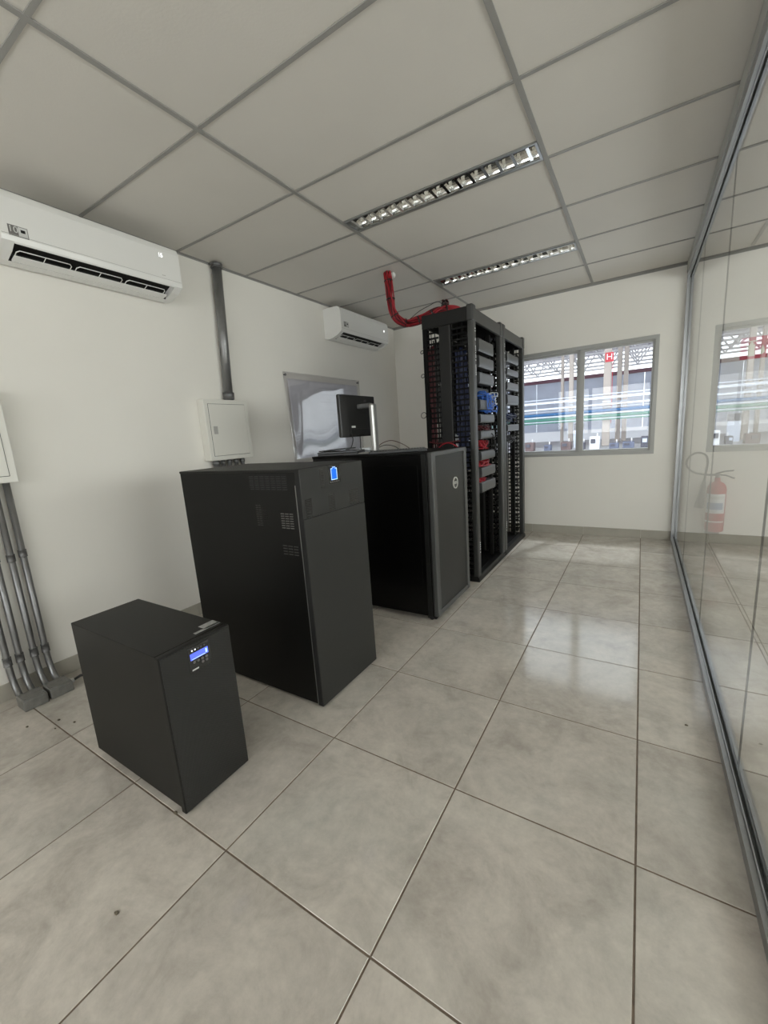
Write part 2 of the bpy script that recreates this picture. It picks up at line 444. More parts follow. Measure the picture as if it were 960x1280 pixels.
skirting('baseboard_right', [(a, b_, XR-0.011, XR) for a, b_ in cuts(YF, YB-0.012)], 'y')

# ------------------------------------------------------------------ ceiling: tee grid + boards
ce = MB().box(XL-0.15, YF-0.15, H+0.12, XR+0.15, YB+0.15, H+0.20).build('ceiling', M['rackin'])
ce['kind'] = 'structure'
CX = [-3.2107+1.3231*k for k in range(0, 6)]
CY = [1.4332+0.65293*k for k in range(-6, 8)]
TW = 0.0125
for x in CX:
    if XL+0.03 < x < XR:
        MB().box(x-TW, YF, H, x+TW, YB, H+0.006).box(x-0.002, YF, H+0.006, x+0.002, YB, H+0.04).build('main_runner', M['tbar'], ce)
xs = [XL] + [x for x in CX if XL+0.03 < x < XR] + [XR]
ys = [YF] + [y for y in CY if YF+0.02 < y < YB-0.02] + [YB]
TW2 = 0.010
for y in ys[1:-1]:
    for x0, x1 in zip(xs, xs[1:]):
        MB().box(x0+TW, y-TW2, H+0.0008, x1-TW, y+TW2, H+0.006).build('cross_tee', M['tbar'], ce)
# wall angles
MB().box(XL, YF, H-0.001, XL+0.012, YB, H+0.006).box(XL, YF, H-0.012, XL+0.0015, YB, H).build('wall_angle', M['tbar'], ce)
MB().box(XL, YB-0.022, H-0.001, XR, YB, H+0.006).box(XL, YB-0.002, H-0.020, XR, YB, H).build('wall_angle', M['tbar'], ce)
LIGHTS = {(1, ys[-1]): 0}
LY = [(2.556, 2.728), (4.066, 4.246)]
for x0, x1 in zip(xs, xs[1:]):
    for y0, y1 in zip(ys, ys[1:]):
        parts = [(y0+0.003, y1-0.003)]
        if abs(x0-CX[1]) < 0.02:
            for l0, l1 in LY:
                if y0-0.02 < l0 and l1 < y1+0.02:
                    parts = []
                    if l0-y0 > 0.06: parts.append((y0+0.003, l0-0.001))
                    if y1-l1 > 0.06: parts.append((l1+0.001, y1-0.003))
        for a, c in parts:
            MB().box(x0+0.003, a, H+0.0065, x1-0.003, c, H+0.016).build('ceiling_board', M['ceil'], ce)

# ------------------------------------------------------------------ recessed luminaires
def luminaire(y0, y1, label, loc_x0=-1.874, loc_x1=-0.578):
    t = thing('recessed_luminaire', label, 'ceiling light', ((loc_x0+loc_x1)/2, (y0+y1)/2, H), 'recessed louvre luminaires')
    x0, x1 = loc_x0, loc_x1; f = 0.014
    b = MB()
    b.box(x0, y0, H-0.003, x1, y0+f, H+0.006).box(x0, y1-f, H-0.003, x1, y1, H+0.006)
    b.box(x0, y0+f, H-0.003, x0+f, y1-f, H+0.006).box(x1-f, y0+f, H-0.003, x1, y1-f, H+0.006)
    b.build('frame', M['alu'], t)
    b = MB()
    zt = H+0.075
    b.box(x0+f, y0+f, zt, x1-f, y1-f, zt+0.003)
    b.box(x0+f, y0+f-0.002, H+0.005, x1-f, y0+f, zt).box(x0+f, y1-f, H+0.005, x1-f, y1-f+0.002, zt)
    b.box(x0+f-0.002, y0+f, H+0.005, x0+f, y1-f, zt).box(x1-f, y0+f, H+0.005, x1-f+0.002, y1-f, zt)
    b.build('housing', M['lampin'], t)
    # two parabolic side reflectors
    for s in (0, 1):
        pr = []
        for k in range(6):
            u = k/5
            yy = 0.004+0.030*u*u; zz = H+0.002+0.052*u
            pr.append((yy, zz))
        pr2 = [(p[0]-0.002, p[1]) for p in pr[::-1]]
        pf = pr + pr2
        pf = [((y0+f+p[0]) if s == 0 else (y1-f-p[0]), p[1]) for p in pf]
        MB().prism(pf, 'x', x0+f, x1-f).build('side_reflector', M['mirror'], t)
    n = 15; yc = (y0+y1)/2
    for k in range(n):
        x = x0+f+(x1-x0-2*f)*(k+0.5)/n
        # V-shaped blade that narrows upward
        b = MB().prism([(x-0.009, H+0.001), (x+0.009, H+0.001), (x+0.0015, H+0.040), (x-0.0015, H+0.040)], 'y', y0+f+0.006, y1-f-0.006)
        b.build('louvre_blade', M['mirror'], t)
    MB().tube([(x0+f+0.02, yc, H+0.058), (x1-f-0.02, yc, H+0.058)], 0.008, 10).build('lamp_tube', M['tube'], t)
    for x in (x0+f+0.012, x1-f-0.012):
        MB().cbox((x, yc, H+0.06), (0.02, 0.03, 0.026)).build('lamp_holder', M['boxw'], t)
luminaire(*LY[0], 'long recessed louvre ceiling light nearer the camera, before the red cable drop')
luminaire(*LY[1], 'long recessed louvre ceiling light nearer the back wall, above the tall racks')

# ------------------------------------------------------------------ glass partition
gp = struct('wall_partition')
b = MB()
b.box(XG-0.030, YF, 0, XG+0.030, YB, 0.006)
b.box(XG-0.030, YF, 0.006, XG-0.026, YB, 0.042).box(XG+0.026, YF, 0.006, XG+0.030, YB, 0.042)
b.box(XG-0.026, YF, 0.038, XG-0.012, YB, 0.042).box(XG+0.012, YF, 0.038, XG+0.026, YB, 0.042)
b.box(XG-0.014, YF, 0.020, XG-0.010, YB, 0.052).box(XG+0.010, YF, 0.020, XG+0.014, YB, 0.052)
b.build('floor_track', M['alu'], gp)
MB().box(XG-0.0095, YF, 0.030, XG+0.0095, YB, 0.040).build('track_gasket', M['gasket'], gp)
b = MB()
b.box(XG-0.030, YF, 2.715, XG-0.026, YB, 2.755).box(XG+0.026, YF, 2.715, XG+0.030, YB, 2.755)
b.box(XG-0.030, YF, 2.755, XG+0.030, YB, 2.759)
b.box(XG-0.026, YF, 2.715, XG-0.012, YB, 2.719).box(XG+0.012, YF, 2.715, XG+0.026, YB, 2.719)
b.box(XG-0.014, YF, 2.705, XG-0.010, YB, 2.735).box(XG+0.010, YF, 2.705, XG+0.014, YB, 2.735)
b.build('head_track', M['alu'], gp)
MB().box(XG-0.036, YF, 2.759, XG+0.036, YB, H-0.0005).build('header_board', M['header'], gp)
b = MB()
b.box(XG-0.030, YB-0.042, 0.042, XG-0.012, YB-0.002, 2.715).box(XG+0.012, YB-0.042, 0.042, XG+0.030, YB-0.002, 2.715)
b.box(XG-0.012, YB-0.010, 0.042, XG+0.012, YB-0.002, 2.715)
b.build('wall_jamb', M['alu'], gp)
js = [-2.05, -0.80, 0.45, 1.70, 2.95, 4.20, YB-0.012]
for a, c in zip(js, js[1:]):
    MB().box(XG-0.004, a+0.0020, 0.043, XG+0.004, c-0.0020, 2.716).build('glass_pane', M['glass'], gp)
for j in js[1:-1]:
    MB().box(XG-0.003, j-0.0017, 0.053, XG+0.003, j+0.0017, 2.704).build('silicone_joint', M['gasket'], gp)

# ------------------------------------------------------------------ back window (aluminium, three sashes)
win = struct('window_1')
def window_y(win, x0, x1, z0, z1, y, n, overlap=0.0):
    fo = 0.038
    b = MB()
    yo0, yo1 = y-0.012, y+0.075
    b.box(x0, yo0, z0, x1, yo1, z0+fo).box(x0, yo0, z1-fo, x1, yo1, z1)
    b.box(x0, yo0, z0+fo, x0+fo, yo1, z1-fo).box(x1-fo, yo0, z0+fo, x1, yo1, z1-fo)
    b.build('window_frame', M['aluwin'], win)
    w = (x1-x0-2*fo)/n
    for k in range(n):
        a, c = x0+fo+w*k, x0+fo+w*(k+1)
        if k > 0: a -= 0.004
        if k < n-1: c += 0.004
        yy = y+0.012 if k % 2 == 0 else y+0.044
        s = 0.046; zz0, zz1 = z0+fo-0.004, z1-fo+0.004
        b = MB()
        b.box(a, yy, zz0, c, yy+0.024, zz0+0.03).box(a, yy, zz1-0.03, c, yy+0.024, zz1)
        sl = s if k > 0 else 0.02; sr = s if k < n-1 else 0.02
        b.box(a, yy, zz0+0.03, a+sl, yy+0.024, zz1-0.03).box(c-sr, yy, zz0+0.03, c, yy+0.024, zz1-0.03)
        sa = b.build('sash', M['aluwin'], win)
        MB().box(a+sl-0.004, yy+0.009, zz0+0.026, c-sr+0.004, yy+0.014, zz1-0.026).build('glass_pane', M['wglass'], sa)
window_y(win, WX0, WX1, WZ0, WZ1, YB, 3)
w2 = struct('window_2'); window_y(w2, -5.4/2, 5.4/2, 0.97, 2.30, 0.0, 6)
w2.location = (XR, 1.9, 0); w2.rotation_euler = (0, 0, -math.pi/2)
w3 = struct('window_3'); window_y(w3, -1.45, 1.45, 0.97, 2.32, 0.0, 4)
w3.location = (-1.30, YF, 0); w3.rotation_euler = (0, 0, math.pi)
w4 = struct('window_4'); window_y(w4, -1.225, 1.225, 0.97, 2.32, 0.0, 3)
w4.location = (1.705, YF, 0); w4.rotation_euler = (0, 0, math.pi)

# ------------------------------------------------------------------ split air conditioners
def air_con(y0, y1, zt, label, first):
    zb = zt-0.325; X = XL
    t = thing('air_conditioner', label, 'air conditioner', (X, (y0+y1)/2, zb), 'split air conditioners on the left wall')
    # closed shell with an outlet slot underneath the front: profile in (x,z)
    o = [(0.0, zb+0.012), (0.050, zb), (0.098, zb+0.004)]          # chin
    slot_in = [(0.104, zb+0.050), (0.212, zb+0.092), (0.228, zb+0.054)]
    front = [(0.234, zb+0.062), (0.240, zb+0.085), (0.240, zt-0.055), (0.228, zt-0.020), (0.200, zt-0.004), (0.120, zt), (0.0, zt)]
    prof = [(X+a, z) for a, z in o+slot_in+front]
    MB().prism(prof, 'y', y0+0.055, y1-0.055).build('body', M['acw'], t)
    endp = [(X+a, z) for a, z in o+[(0.180, zb+0.030)]+front]
    for a, c in ((y0, y0+0.055), (y1-0.055, y1)):
        b = MB().prism(endp, 'y', a, c)
        b.build('end_cap', M['acw'], t)
    # dark outlet cavity liner
    MB().prism([(X+0.0985, zb+0.006), (X+0.1035, zb+0.0505), (X+0.213, zb+0.0935), (X+0.2285, zb+0.056), (X+0.222, zb+0.058), (X+0.208, zb+0.086), (X+0.110, zb+0.047), (X+0.104, zb+0.008)],
               'y', y0+0.056, y1-0.056).build('outlet_cavity', M['acd'], t)
    # swing louvre guides: three rounded loops
    n = 3; L = (y1-y0-0.16)/n
    for k in range(n):
        a = y0+0.075+k*(L+0.005); c = a+L-0.022
        def P(yy, u): return (X+0.115+0.100*u, yy, zb+0.014+0.036*u)
        b = MB().tube([P(a, 0), P(a, 0.55), P(a+0.012, 0.70), P(c-0.012, 0.70), P(c, 0.55), P(c, 0)], 0.0028, 6)
        b.tube([P((a+c)/2, 0.70), P((a+c)/2, 0.0)], 0.0022, 6)
        b.build('louvre_guide', M['acw'], t)
    MB().prism([(X+0.100, zb+0.006), (X+0.148, zb+0.019), (X+0.148, zb+0.024), (X+0.100, zb+0.012)], 'y', y0+0.07, y1-0.07).build('louvre_flap', M['acw'], t)
    # seam between front panel and lower trim
    MB().box(X+0.2395, y0+0.004, zb+0.092, X+0.2412, y1-0.004, zb+0.0935).build('panel_seam', M['latch'], t)
    # sticker and display
    xs_ = X+0.2402
    sy, sz = (y0+0.035, zb+0.088) if first else (y0+0.052, zb+0.115)
    wst = 0.085
    st = MB().box(xs_, sy, sz, xs_+0.0006, sy+wst, sz+0.052).build('sticker', M['greyst'], t, label='grey and white rating sticker')
    MB().box(xs_+0.0006, sy+wst*0.5, sz+0.003, xs_+0.0010, sy+wst-0.003, sz+0.049).build('sticker_field', M['printw'], st)
    textobj('10', 0.044, facing_x(xs_+0.0008, sy+wst*0.25, sz+0.031), M['printw'], 'sticker_text', st, 0.0003)
    MB().cbox((xs_+0.0012, sy+wst*0.74, sz+0.031), (0.0008, 0.020, 0.015), bev=0.0003, seg=1).build('sticker_mark', M['gap'], st)
    if first:
        textobj('15', 0.034, facing_x(xs_+0.0004, y1-0.135, zt-0.088), M['led'], 'display_digits', t, 0.0004)
        MB().cbox((X+0.2405, y1-0.13, zb+0.112), (0.001, 0.024, 0.003)).build('brand_mark', M['latch'], t)
    else:
        MB().lathe([(0.001, 0), (0.013, 0), (0.013, 0.001), (0.001, 0.001)], (0, 0, 0), 16)
        b = MB(); b.cbox((xs_+0.0006, y1-0.098, zt-0.125), (0.001, 0.020, 0.020), bev=0.0004, seg=1)
        b.build('display_glow', M['led'], t)
air_con(0.925, 1.925, 2.765, 'large white split air conditioner at the top left, showing the number 15', True)
air_con(3.80, 4.80, 2.79, 'smaller looking white split air conditioner farther along the left wall, above the poster', False)

# ------------------------------------------------------------------ wall boxes and conduits
def wall_box(y0, y1, z0, z1, label, door=True, d=0.085):
    t = thing('electrical_box', label, 'electrical box', (XL, (y0+y1)/2, z0), None)
    MB().box(XL, y0, z0, XL+d, y1, z1, bev=0.004).build('body', M['boxw'], t)
    m_ = 0.038
    MB().box(XL+d-0.001, y0+m_-0.003, z0+m_-0.003, XL+d+0.0006, y1-m_+0.003, z1-m_+0.003).build('door_gap', M['gasket'], t)
    dr = MB().box(XL+d, y0+m_, z0+m_, XL+d+0.005, y1-m_, z1-m_, bev=0.0015, seg=1).build('door', M['boxw'], t)
    zc = (z0+z1)/2
    MB().box(XL+d+0.005, y0+m_+0.020, zc-0.032, XL+d+0.009, y0+m_+0.058, zc+0.032, bev=0.001, seg=1).build('latch', M['latch'], dr)
    return t
wall_box(2.068, 2.505, 1.255, 1.752, 'white square electrical box with a hinged door above the taller black cabinet')
wall_box(0.32, 0.815, 1.25, 1.75, 'white electrical box cut off by the left edge, above the four conduits')

def conduit(p, r, label, coup=(), group=None, top_ring=True):
    t = thing('conduit', label, 'conduit', p[0], group)
    MB().tube(p, r, 16).build('pipe', M['galv'], t)
    for c, d in coup:
        c = Vector(c); d = Vector(d)
        MB().tube([c-d*0.5, c-d*0.44, c-d*0.43, c+d*0.43, c+d*0.44, c+d*0.5], [r*1.05, r*1.28, r*1.22, r*1.22, r*1.28, r*1.05], 16).build('coupling', M['galvd'], t)
    return t
conduit([(XL+0.045, 2.350, 1.753), (XL+0.045, 2.404, H-0.001)], 0.038,
        'thick galvanised conduit rising from the white electrical box to the ceiling',
        coup=[((XL+0.045, 2.3525, 1.790), (0, 0.003, 0.06)), ((XL+0.045, 2.401, 2.83), (0, 0.001, 0.03))])
for k in range(5):
    y = 2.140+0.068*k
    conduit([(XL+0.042, y, 1.254), (XL+0.042, y, 0.02)], 0.017 if k else 0.026,
            'short %s conduit under the white wall box, %s' % ('thick grey' if k == 0 else 'grey', ['leftmost of the five', 'second from the left', 'middle one of the five', 'second from the right', 'rightmost of the five'][k]),
            coup=[((XL+0.042, y, 1.235), (0, 0, 0.03))], group='conduits under the wall box')
# floor conduits, two pairs
BY = [(0.560, 0.672), (0.684, 0.796)]
BX0, BX1 = -2.975, -2.862
names = ['leftmost', 'second from the left', 'third from the left', 'rightmost']
k = 0
for (b0, b1), ys_ in zip(BY, ((0.588, 0.645), (0.712, 0.768))):
    for y in ys_:
        pts = [(XL+0.036, y, 1.249), (XL+0.036, y, 0.21)]
        for a in range(1, 9):
            an = math.pi/2*a/8
            pts.append((XL+0.036+0.105*(1-math.cos(an))*0.95, y, 0.21-0.172*math.sin(an)))
        pts.append((BX0+0.003, y, 0.038))
        conduit(pts, 0.0165, 'galvanised conduit curving into a floor box, %s of the four' % names[k],
                coup=[((XL+0.036, y, 0.235), (0, 0, 0.055)), ((XL+0.036, y, 0.82+0.015*(k % 2)), (0, 0, 0.045))], group='conduits at the left edge')
        k += 1
for i, (b0, b1) in enumerate(BY):
    t = thing('junction_box', ['cast metal floor junction box farther left, nearer the camera', 'cast metal floor junction box closer to the small black unit'][i], 'junction box', ((BX0+BX1)/2, (b0+b1)/2, 0), 'floor junction boxes')
    MB().box(BX0, b0, 0, BX1, b1, 0.060, bev=0.006).build('body', M['cast'], t)
    MB().box(BX0+0.004, b0+0.004, 0.060, BX1-0.004, b1-0.004, 0.066, bev=0.002, seg=1).build('lid', M['cast'], t)
    for sx in (BX0+0.014, BX1-0.014):
        for sy in (b0+0.014, b1-0.014):
            MB().lathe([(0.0035, 0), (0.0035, 0.002)], (sx, sy, 0.066), 8).build('screw', M['galvd'], t)
    if i == 1:
        MB().tube([(-2.915, b1, 0.035), (-2.915, b1+0.022, 0.035)], [0.016, 0.013], 12).build('cable_gland', M['printw'], t)
c = MB().tube([(-2.915, 0.818, 0.035), (-2.90, 0.850, 0.050), (-2.84, 0.90, 0.06), (-2.70, 0.93, 0.03), (-2.50, 0.915, 0.010), (-2.2, 0.93, 0.009)], 0.008, 8).build('power_cable', M['blkc'])
tag(c, 'short black power cable leaving the floor junction box towards the small black unit', 'cable')

# ------------------------------------------------------------------ wall plan in a clear sleeve
t = thing('poster', 'pale plan sheet behind clear plastic screwed to the left wall, behind the monitor', 'poster', (XL, 3.70, 1.15))
def sheet(y0, y1, z0, z1, x, th, amp, name, m, par, bulge=0.045):
    bm = bmesh.new(); ny, nz = 40, 28; V = {}
    for s in (0, 1):
        for i in range(ny+1):
            for j in range(nz+1):
                y = y0+(y1-y0)*i/ny; z = z0+(z1-z0)*j/nz
                w = noise.noise(Vector((y*2.3, z*1.9, 3.1)))*amp + amp*0.6*noise.noise(Vector((y*6, z*2.0, 9)))
                bul = bulge*math.exp(-(y-y0)/0.40)*(1-(z-z0)/(z1-z0))**0.7
                V[s, i, j] = bm.verts.new((x+th*s+max(-0.003, w)+bul, y, z))
    for i in range(ny):
        for j in range(nz):
            for s in (0, 1):
                f = bm.faces.new((V[s, i, j], V[s, i+1, j], V[s, i+1, j+1], V[s, i, j+1])); f.smooth = True
    for i in range(ny):
        bm.faces.new((V[0, i, 0], V[1, i, 0], V[1, i+1, 0], V[0, i+1, 0])); bm.faces.new((V[0, i, nz], V[1, i, nz], V[1, i+1, nz], V[0, i+1, nz]))
    for j in range(nz):
        bm.faces.new((V[0, 0, j], V[1, 0, j], V[1, 0, j+1], V[0, 0, j+1])); bm.faces.new((V[0, ny, j], V[1, ny, j], V[1, ny, j+1], V[0, ny, j+1]))
    b = MB(); b.bm.free(); b.bm = bm
    return b.build(name, m, par)
sheet(3.055, 4.385, 1.15, 2.065, XL+0.014, 0.002, 0.0028, 'clear_sleeve', M['acry'], t)
sh = sheet(3.115, 4.335, 1.19, 2.000, XL+0.007, 0.0008, 0.002, 'plan_sheet', M['paper'], t, bulge=0.040)
for z in (1.93, 1.86, 1.78, 1.69, 1.60, 1.52):
    MB().box(XL+0.0115, 3.60, z, XL+0.0118, 4.26, z+0.0035).build('plan_line', M['ink'], sh)
for y, z in ((3.086, 2.034), (4.348, 2.036)):
    MB().tube([(XL, y, z), (XL+0.024, y, z)], 0.006, 10).tube([(XL+0.022, y, z), (XL+0.026, y, z)], 0.013, 12).build('screw', M['galvd'], t)

# ------------------------------------------------------------------ small black UPS
X0, X1, Y0, Y1, Z1 = -2.140, -1.445, 0.612, 0.910, 0.652
t = thing('backup_power_unit', 'smallest black unit nearest the camera, blue screen and silver sticker on top', 'power unit', ((X0+X1)/2, (Y0+Y1)/2, 0))
MB().box(X0, Y0+0.003, 0.022, X1-0.030, Y1-0.003, Z1, bev=0.002, seg=1).build('body', M['black2'], t)
MB().box(X1-0.030, Y0, 0.006, X1-0.003, Y1, Z1-0.001, bev=0.004).build('bezel_frame', M['black2'], t)
MB().box(X1-0.004, Y0+0.006, 0.012, X1, Y1-0.006, Z1-0.008, bev=0.0012, seg=1).build('ribbed_front', M['bezel'], t)
for x in (X0+0.09, X1-0.10):
    for y in (Y0+0.04, Y1-0.04):
        b = MB().tube([(x, y-0.010, 0.016), (x, y+0.010, 0.016)], 0.016, 14).box(x-0.014, y-0.013, 0.018, x+0.014, y+0.013, 0.0225)
        b.build('castor', M['gasket'], t)
# control panel
cp = MB().box(X1, 0.717, 0.536, X1+0.003, 0.808, 0.637, bev=0.001, seg=1).build('control_panel', M['front2b'], t)
MB().box(X1+0.003, 0.7245, 0.586, X1+0.0040, 0.7995, 0.612).build('lcd_screen', M['lcd'], cp, label='blue liquid crystal screen')
MB().box(X1+0.0040, 0.788, 0.591, X1+0.0045, 0.795, 0.607).box(X1+0.0040, 0.730, 0.588, X1+0.0045, 0.786, 0.590).build('lcd_bar', M['lcdl'], cp)
for i in range(5):
    MB().cbox((X1+0.0035, 0.735+0.013*i, 0.623), (0.001, 0.0042, 0.0042)).build('indicator', M['led'] if i < 2 else M['slot2'], cp)
for i in range(4):
    MB().tube([(X1+0.003, 0.738+0.017*i, 0.575), (X1+0.0045, 0.738+0.017*i, 0.575)], 0.0055, 12).build('button', M['slot2'], cp)
for i in range(2):
    MB().tube([(X1+0.003, 0.772+0.017*i, 0.561), (X1+0.0045, 0.772+0.017*i, 0.561)], 0.0055, 12).build('button', M['slot2'], cp)
MB().box(X1+0.003, 0.7255, 0.544, X1+0.0038, 0.752, 0.549).build('brand_mark', M['printw'], cp)
st = MB().box(-1.548, 0.838, Z1, -1.500, 0.905, Z1+0.0006).box(-1.512, 0.792, Z1, -1.496, 0.905, Z1+0.0006).build('sticker', M['sticker'], t, label='silver sticker on top')

# ------------------------------------------------------------------ tall black UPS
X0, X1, Y0, Y1, Z1 = -2.325, -1.377, 1.337, 1.845, 1.240
t = thing('battery_cabinet', 'tall black cabinet with a blue battery symbol, standing behind the smallest black unit', 'cabinet', ((X0+X1)/2, (Y0+Y1)/2, 0))
MB().box(X0, Y0+0.004, 0.012, X1-0.034, Y1-0.004, Z1, bev=0.003, seg=1).build('body', M['blackm'], t)
MB().box(X0-0.001, Y0+0.001, Z1-0.012, X1-0.030, Y1-0.001, Z1+0.001, bev=0.002, seg=1).build('top_panel', M['black2'], t)
MB().box(X1-0.034, Y0, 0.010, X1-0.003, Y1, Z1+0.001, bev=0.002, seg=1).build('front_frame', M['gap'], t)
MB().box(X1-0.0365, Y0-0.0012, 0.012, X1-0.0335, Y0+0.003, 1.165).build('edge_gleam', M['edgeg'], t, label='thin pale strip drawn as the gleam of the bezel edge')  # pale strip carries the gleam along the bezel edge as its own colour
MB().box(X1-0.008, Y0+0.001, 0.012, X1, Y1-0.001, 1.000, bev=0.0025).build('front_door', M['front2'], t)
up = MB().box(X1-0.008, Y0+0.001, 1.004, X1, Y1-0.001, Z1, bev=0.0025).build('upper_front_panel', M['front2'], t)
for (a, c, z0, z1) in ((1.357, 1.402, 1.010, 1.100), (1.530, 1.578, 1.010, 1.104), (1.705, 1.790, 1.012, 1.095), (1.478, 1.508, 1.135, 1.232)):
    b = MB(); nz = int((z1-z0)/0.008)
    for q in range(nz): b.box(X1-0.0005, a, z0+q*0.008, X1+0.0006, c, z0+q*0.008+0.005)
    b.build('vent_patch', M['front2b'], up, kind='stuff')
dp = MB().box(X1, 1.545, 1.145, X1+0.002, 1.640, 1.236, bev=0.0008, seg=1).build('display_window', M['front2b'], up)
zc = (1.163+1.226)/2; yc = 1.587
dl = MB().box(X1+0.002, 1.563, 1.163, X1+0.0030, 1.611, 1.222).box(X1+0.002, 1.576, 1.222, X1+0.0030, 1.598, 1.229)
dl.build('battery_symbol', M['lcd2'], t, label='glowing blue battery symbol')
b = MB()
for (y0, z0, y1, z1) in ((1.563, 1.163, 1.566, 1.222), (1.608, 1.163, 1.611, 1.222), (1.563, 1.163, 1.611, 1.166), (1.563, 1.219, 1.577, 1.222), (1.597, 1.219, 1.611, 1.222), (1.576, 1.226, 1.598, 1.229)):
    b.box(X1+0.0030, y0, z0, X1+0.0036, y1, z1)
b.build('battery_outline', M['lcdl'], t)
for i in range(5):
    MB().cbox((X1+0.0025, 1.556+0.0165*i, 1.1525), (0.001, 0.008, 0.006)).build('indicator', M['slot2'], t)
# louvred vents in the near side
def slots(x0, x1, z0, z1, nx, nz, m, name='side_vent'):
    b = MB(); dx = (x1-x0)/nx; dz = (z1-z0)/nz
    for i in range(nx):
        for j in range(nz):
            xx = x0+dx*i; zz = z0+dz*j
            b.prism([(Y0+0.0045, zz+dz*0.15), (Y0+0.0015, zz+dz*0.25), (Y0+0.0045, zz+dz*0.6)], 'x', xx+dx*0.12, xx+dx*0.88)
    return b.build(name, m, t, kind='stuff')
MB().box(-1.735, Y0+0.0035, 1.140, -1.462, Y0+0.0045, 1.218).build('vent_recess', M['gap'], t)
slots(-1.733, -1.464, 1.142, 1.216, 7, 7, M['slot'])
slots(-1.708, -1.664, 0.955, 1.070, 2, 10, M['slot'])
slots(-1.655, -1.625, 0.985, 1.060, 2, 7, M['blackm'])
slots(-1.535, -1.446, 0.950, 1.033, 3, 7, M['slot2'])
slots(-1.545, -1.434, 0.815, 0.872, 3, 4, M['slot'])

# ------------------------------------------------------------------ server cabinet with logo door
X0, X1, Y0, Y1, Z1 = -2.300, -1.235, 2.470, 3.125, 1.235
t = thing('server_cabinet', 'wide black server cabinet with a round white logo on its door, monitor on top', 'server cabinet', ((X0+X1)/2, (Y0+Y1)/2, 0))
MB().box(X0, Y0+0.004, 0.035, X1-0.045, Y1-0.004, Z1-0.014, bev=0.002, seg=1).build('body', M['gloss'], t)
MB().box(X0-0.004, Y0, Z1-0.014, X1-0.040, Y1, Z1, bev=0.002, seg=1).build('top_panel', M['rackin'], t)
MB().box(X0+0.05, Y0+0.0015, 0.07, X1-0.115, Y0+0.0045, Z1-0.085, bev=0.001, seg=1).build('side_panel', M['gloss'], t)
MB().box(X1-0.085, Y0+0.0005, 0.035, X1-0.050, Y0+0.0045, Z1-0.014, bev=0.001, seg=1).build('corner_post', M['rack'], t)
dr = MB()
f0, f1 = Y0+0.002, Y1-0.002
dr.box(X1-0.036, f0, 0.040, X1, f0+0.055, Z1, bev=0.007, seg=3).box(X1-0.036, f1-0.050, 0.040, X1, f1, Z1, bev=0.007, seg=3)
dr.box(X1-0.034, f0+0.03, Z1-0.030, X1-0.002, f1-0.03, Z1-0.0005, bev=0.004).box(X1-0.034, f0+0.03, 0.041, X1-0.002, f1-0.03, 0.075, bev=0.004)
dr = dr.build('door', M['dfr'], t)
MB().box(X1-0.016, f0+0.05, 0.07, X1-0.010, f1-0.045, Z1-0.026).build('perforated_panel', M['mesh'], dr)
MB().box(X1-0.043, Y0+0.003, 0.030, X1-0.036, Y1-0.003, Z1-0.002).build('door_gap', M['gap'], t)
MB().box(X1-0.10, Y0+0.02, 0.012, X1-0.03, Y1-0.02, 0.040).build('plinth', M['gap'], t)
for x in (X1-0.07, X0+0.08):
    for y in (Y0+0.035, Y1-0.035):
        MB().tube([(x, y-0.012, 0.018), (x, y+0.012, 0.018)], 0.018, 14).box(x-0.02, y-0.018, 0.022, x+0.02, y+0.018, 0.036).build('castor', M['gasket'], t)
# round badge: ring + letters
yc, zc = 2.882, 0.975; R0, R1 = 0.037, 0.0445
b = MB(); N = 36
for k in range(N):
    a0, a1 = 2*math.pi*k/N, 2*math.pi*(k+1)/N
    q = [(yc+r*math.cos(a), zc+r*math.sin(a)) for r, a in ((R0, a0), (R1, a0), (R1, a1), (R0, a1))]
    b.prism(q, 'x', X1-0.010, X1-0.001)
b.build('badge_ring', M['logo'], t, label='round white metal badge')
MB().tube([(X1-0.011, yc, zc), (X1-0.005, yc, zc)], 0.037, 28).build('badge_face', M['rackpost'], t)
textobj('DELL', 0.030, facing_x(X1-0.0045, yc, zc) @ Matrix.Scale(1.02, 4, (1, 0, 0)), M['logo'], 'badge_letters', t, 0.0025)

# ------------------------------------------------------------------ things on the server cabinet
ZT = Z1
t = thing('monitor', 'black flat monitor seen from behind on a silver stand', 'monitor', (-1.86, 2.68, ZT))
MB().box(-1.985, 2.445, 1.372, -1.957, 2.925, 1.692, bev=0.006).build('panel', M['monb'], t)
MB().box(-1.990, 2.452, 1.380, -1.984, 2.918, 1.686).build('screen', M['gloss'], t)
MB().box(-1.958, 2.56, 1.388, -1.953, 2.84, 1.435, bev=0.002).build('rear_cover', M['monb'], t)
MB().box(-1.9570, 2.575, 1.443, -1.9560, 2.625, 1.457).build('port_label', M['printw'], t, label='small white label')
textobj('HP', 0.026, facing_x(-1.9565, 2.78, 1.65), M['slot2'], 'brand_mark', t, 0.0004)
st = MB().box(-1.842, 2.650, ZT+0.010, -1.800, 2.712, 1.615, bev=0.012, seg=3).build('stand_column', M['silver'], t)
MB().box(-1.957, 2.660, 1.585, -1.83, 2.700, 1.622, bev=0.008).build('tilt_arm', M['galvd'], t)
MB().box(-1.955, 2.56, ZT, -1.760, 2.80, ZT+0.012, bev=0.005).build('base', M['silver'], t)
def rot_box(c, d, ang, bev, name, m, par, seg=2):
    R_ = Matrix.Translation(c) @ Matrix.Rotation(ang, 4, 'Z')
    b = MB(); b.box(-d[0]/2, -d[1]/2, 0, d[0]/2, d[1]/2, d[2], bev=bev, seg=seg, mtx=R_)
    return b.build(name, m, par)
an = math.radians(28)
t = thing('keyboard', 'thin black keyboard lying on the server cabinet to the right of the monitor stand', 'keyboard', (-1.60, 2.66, ZT))
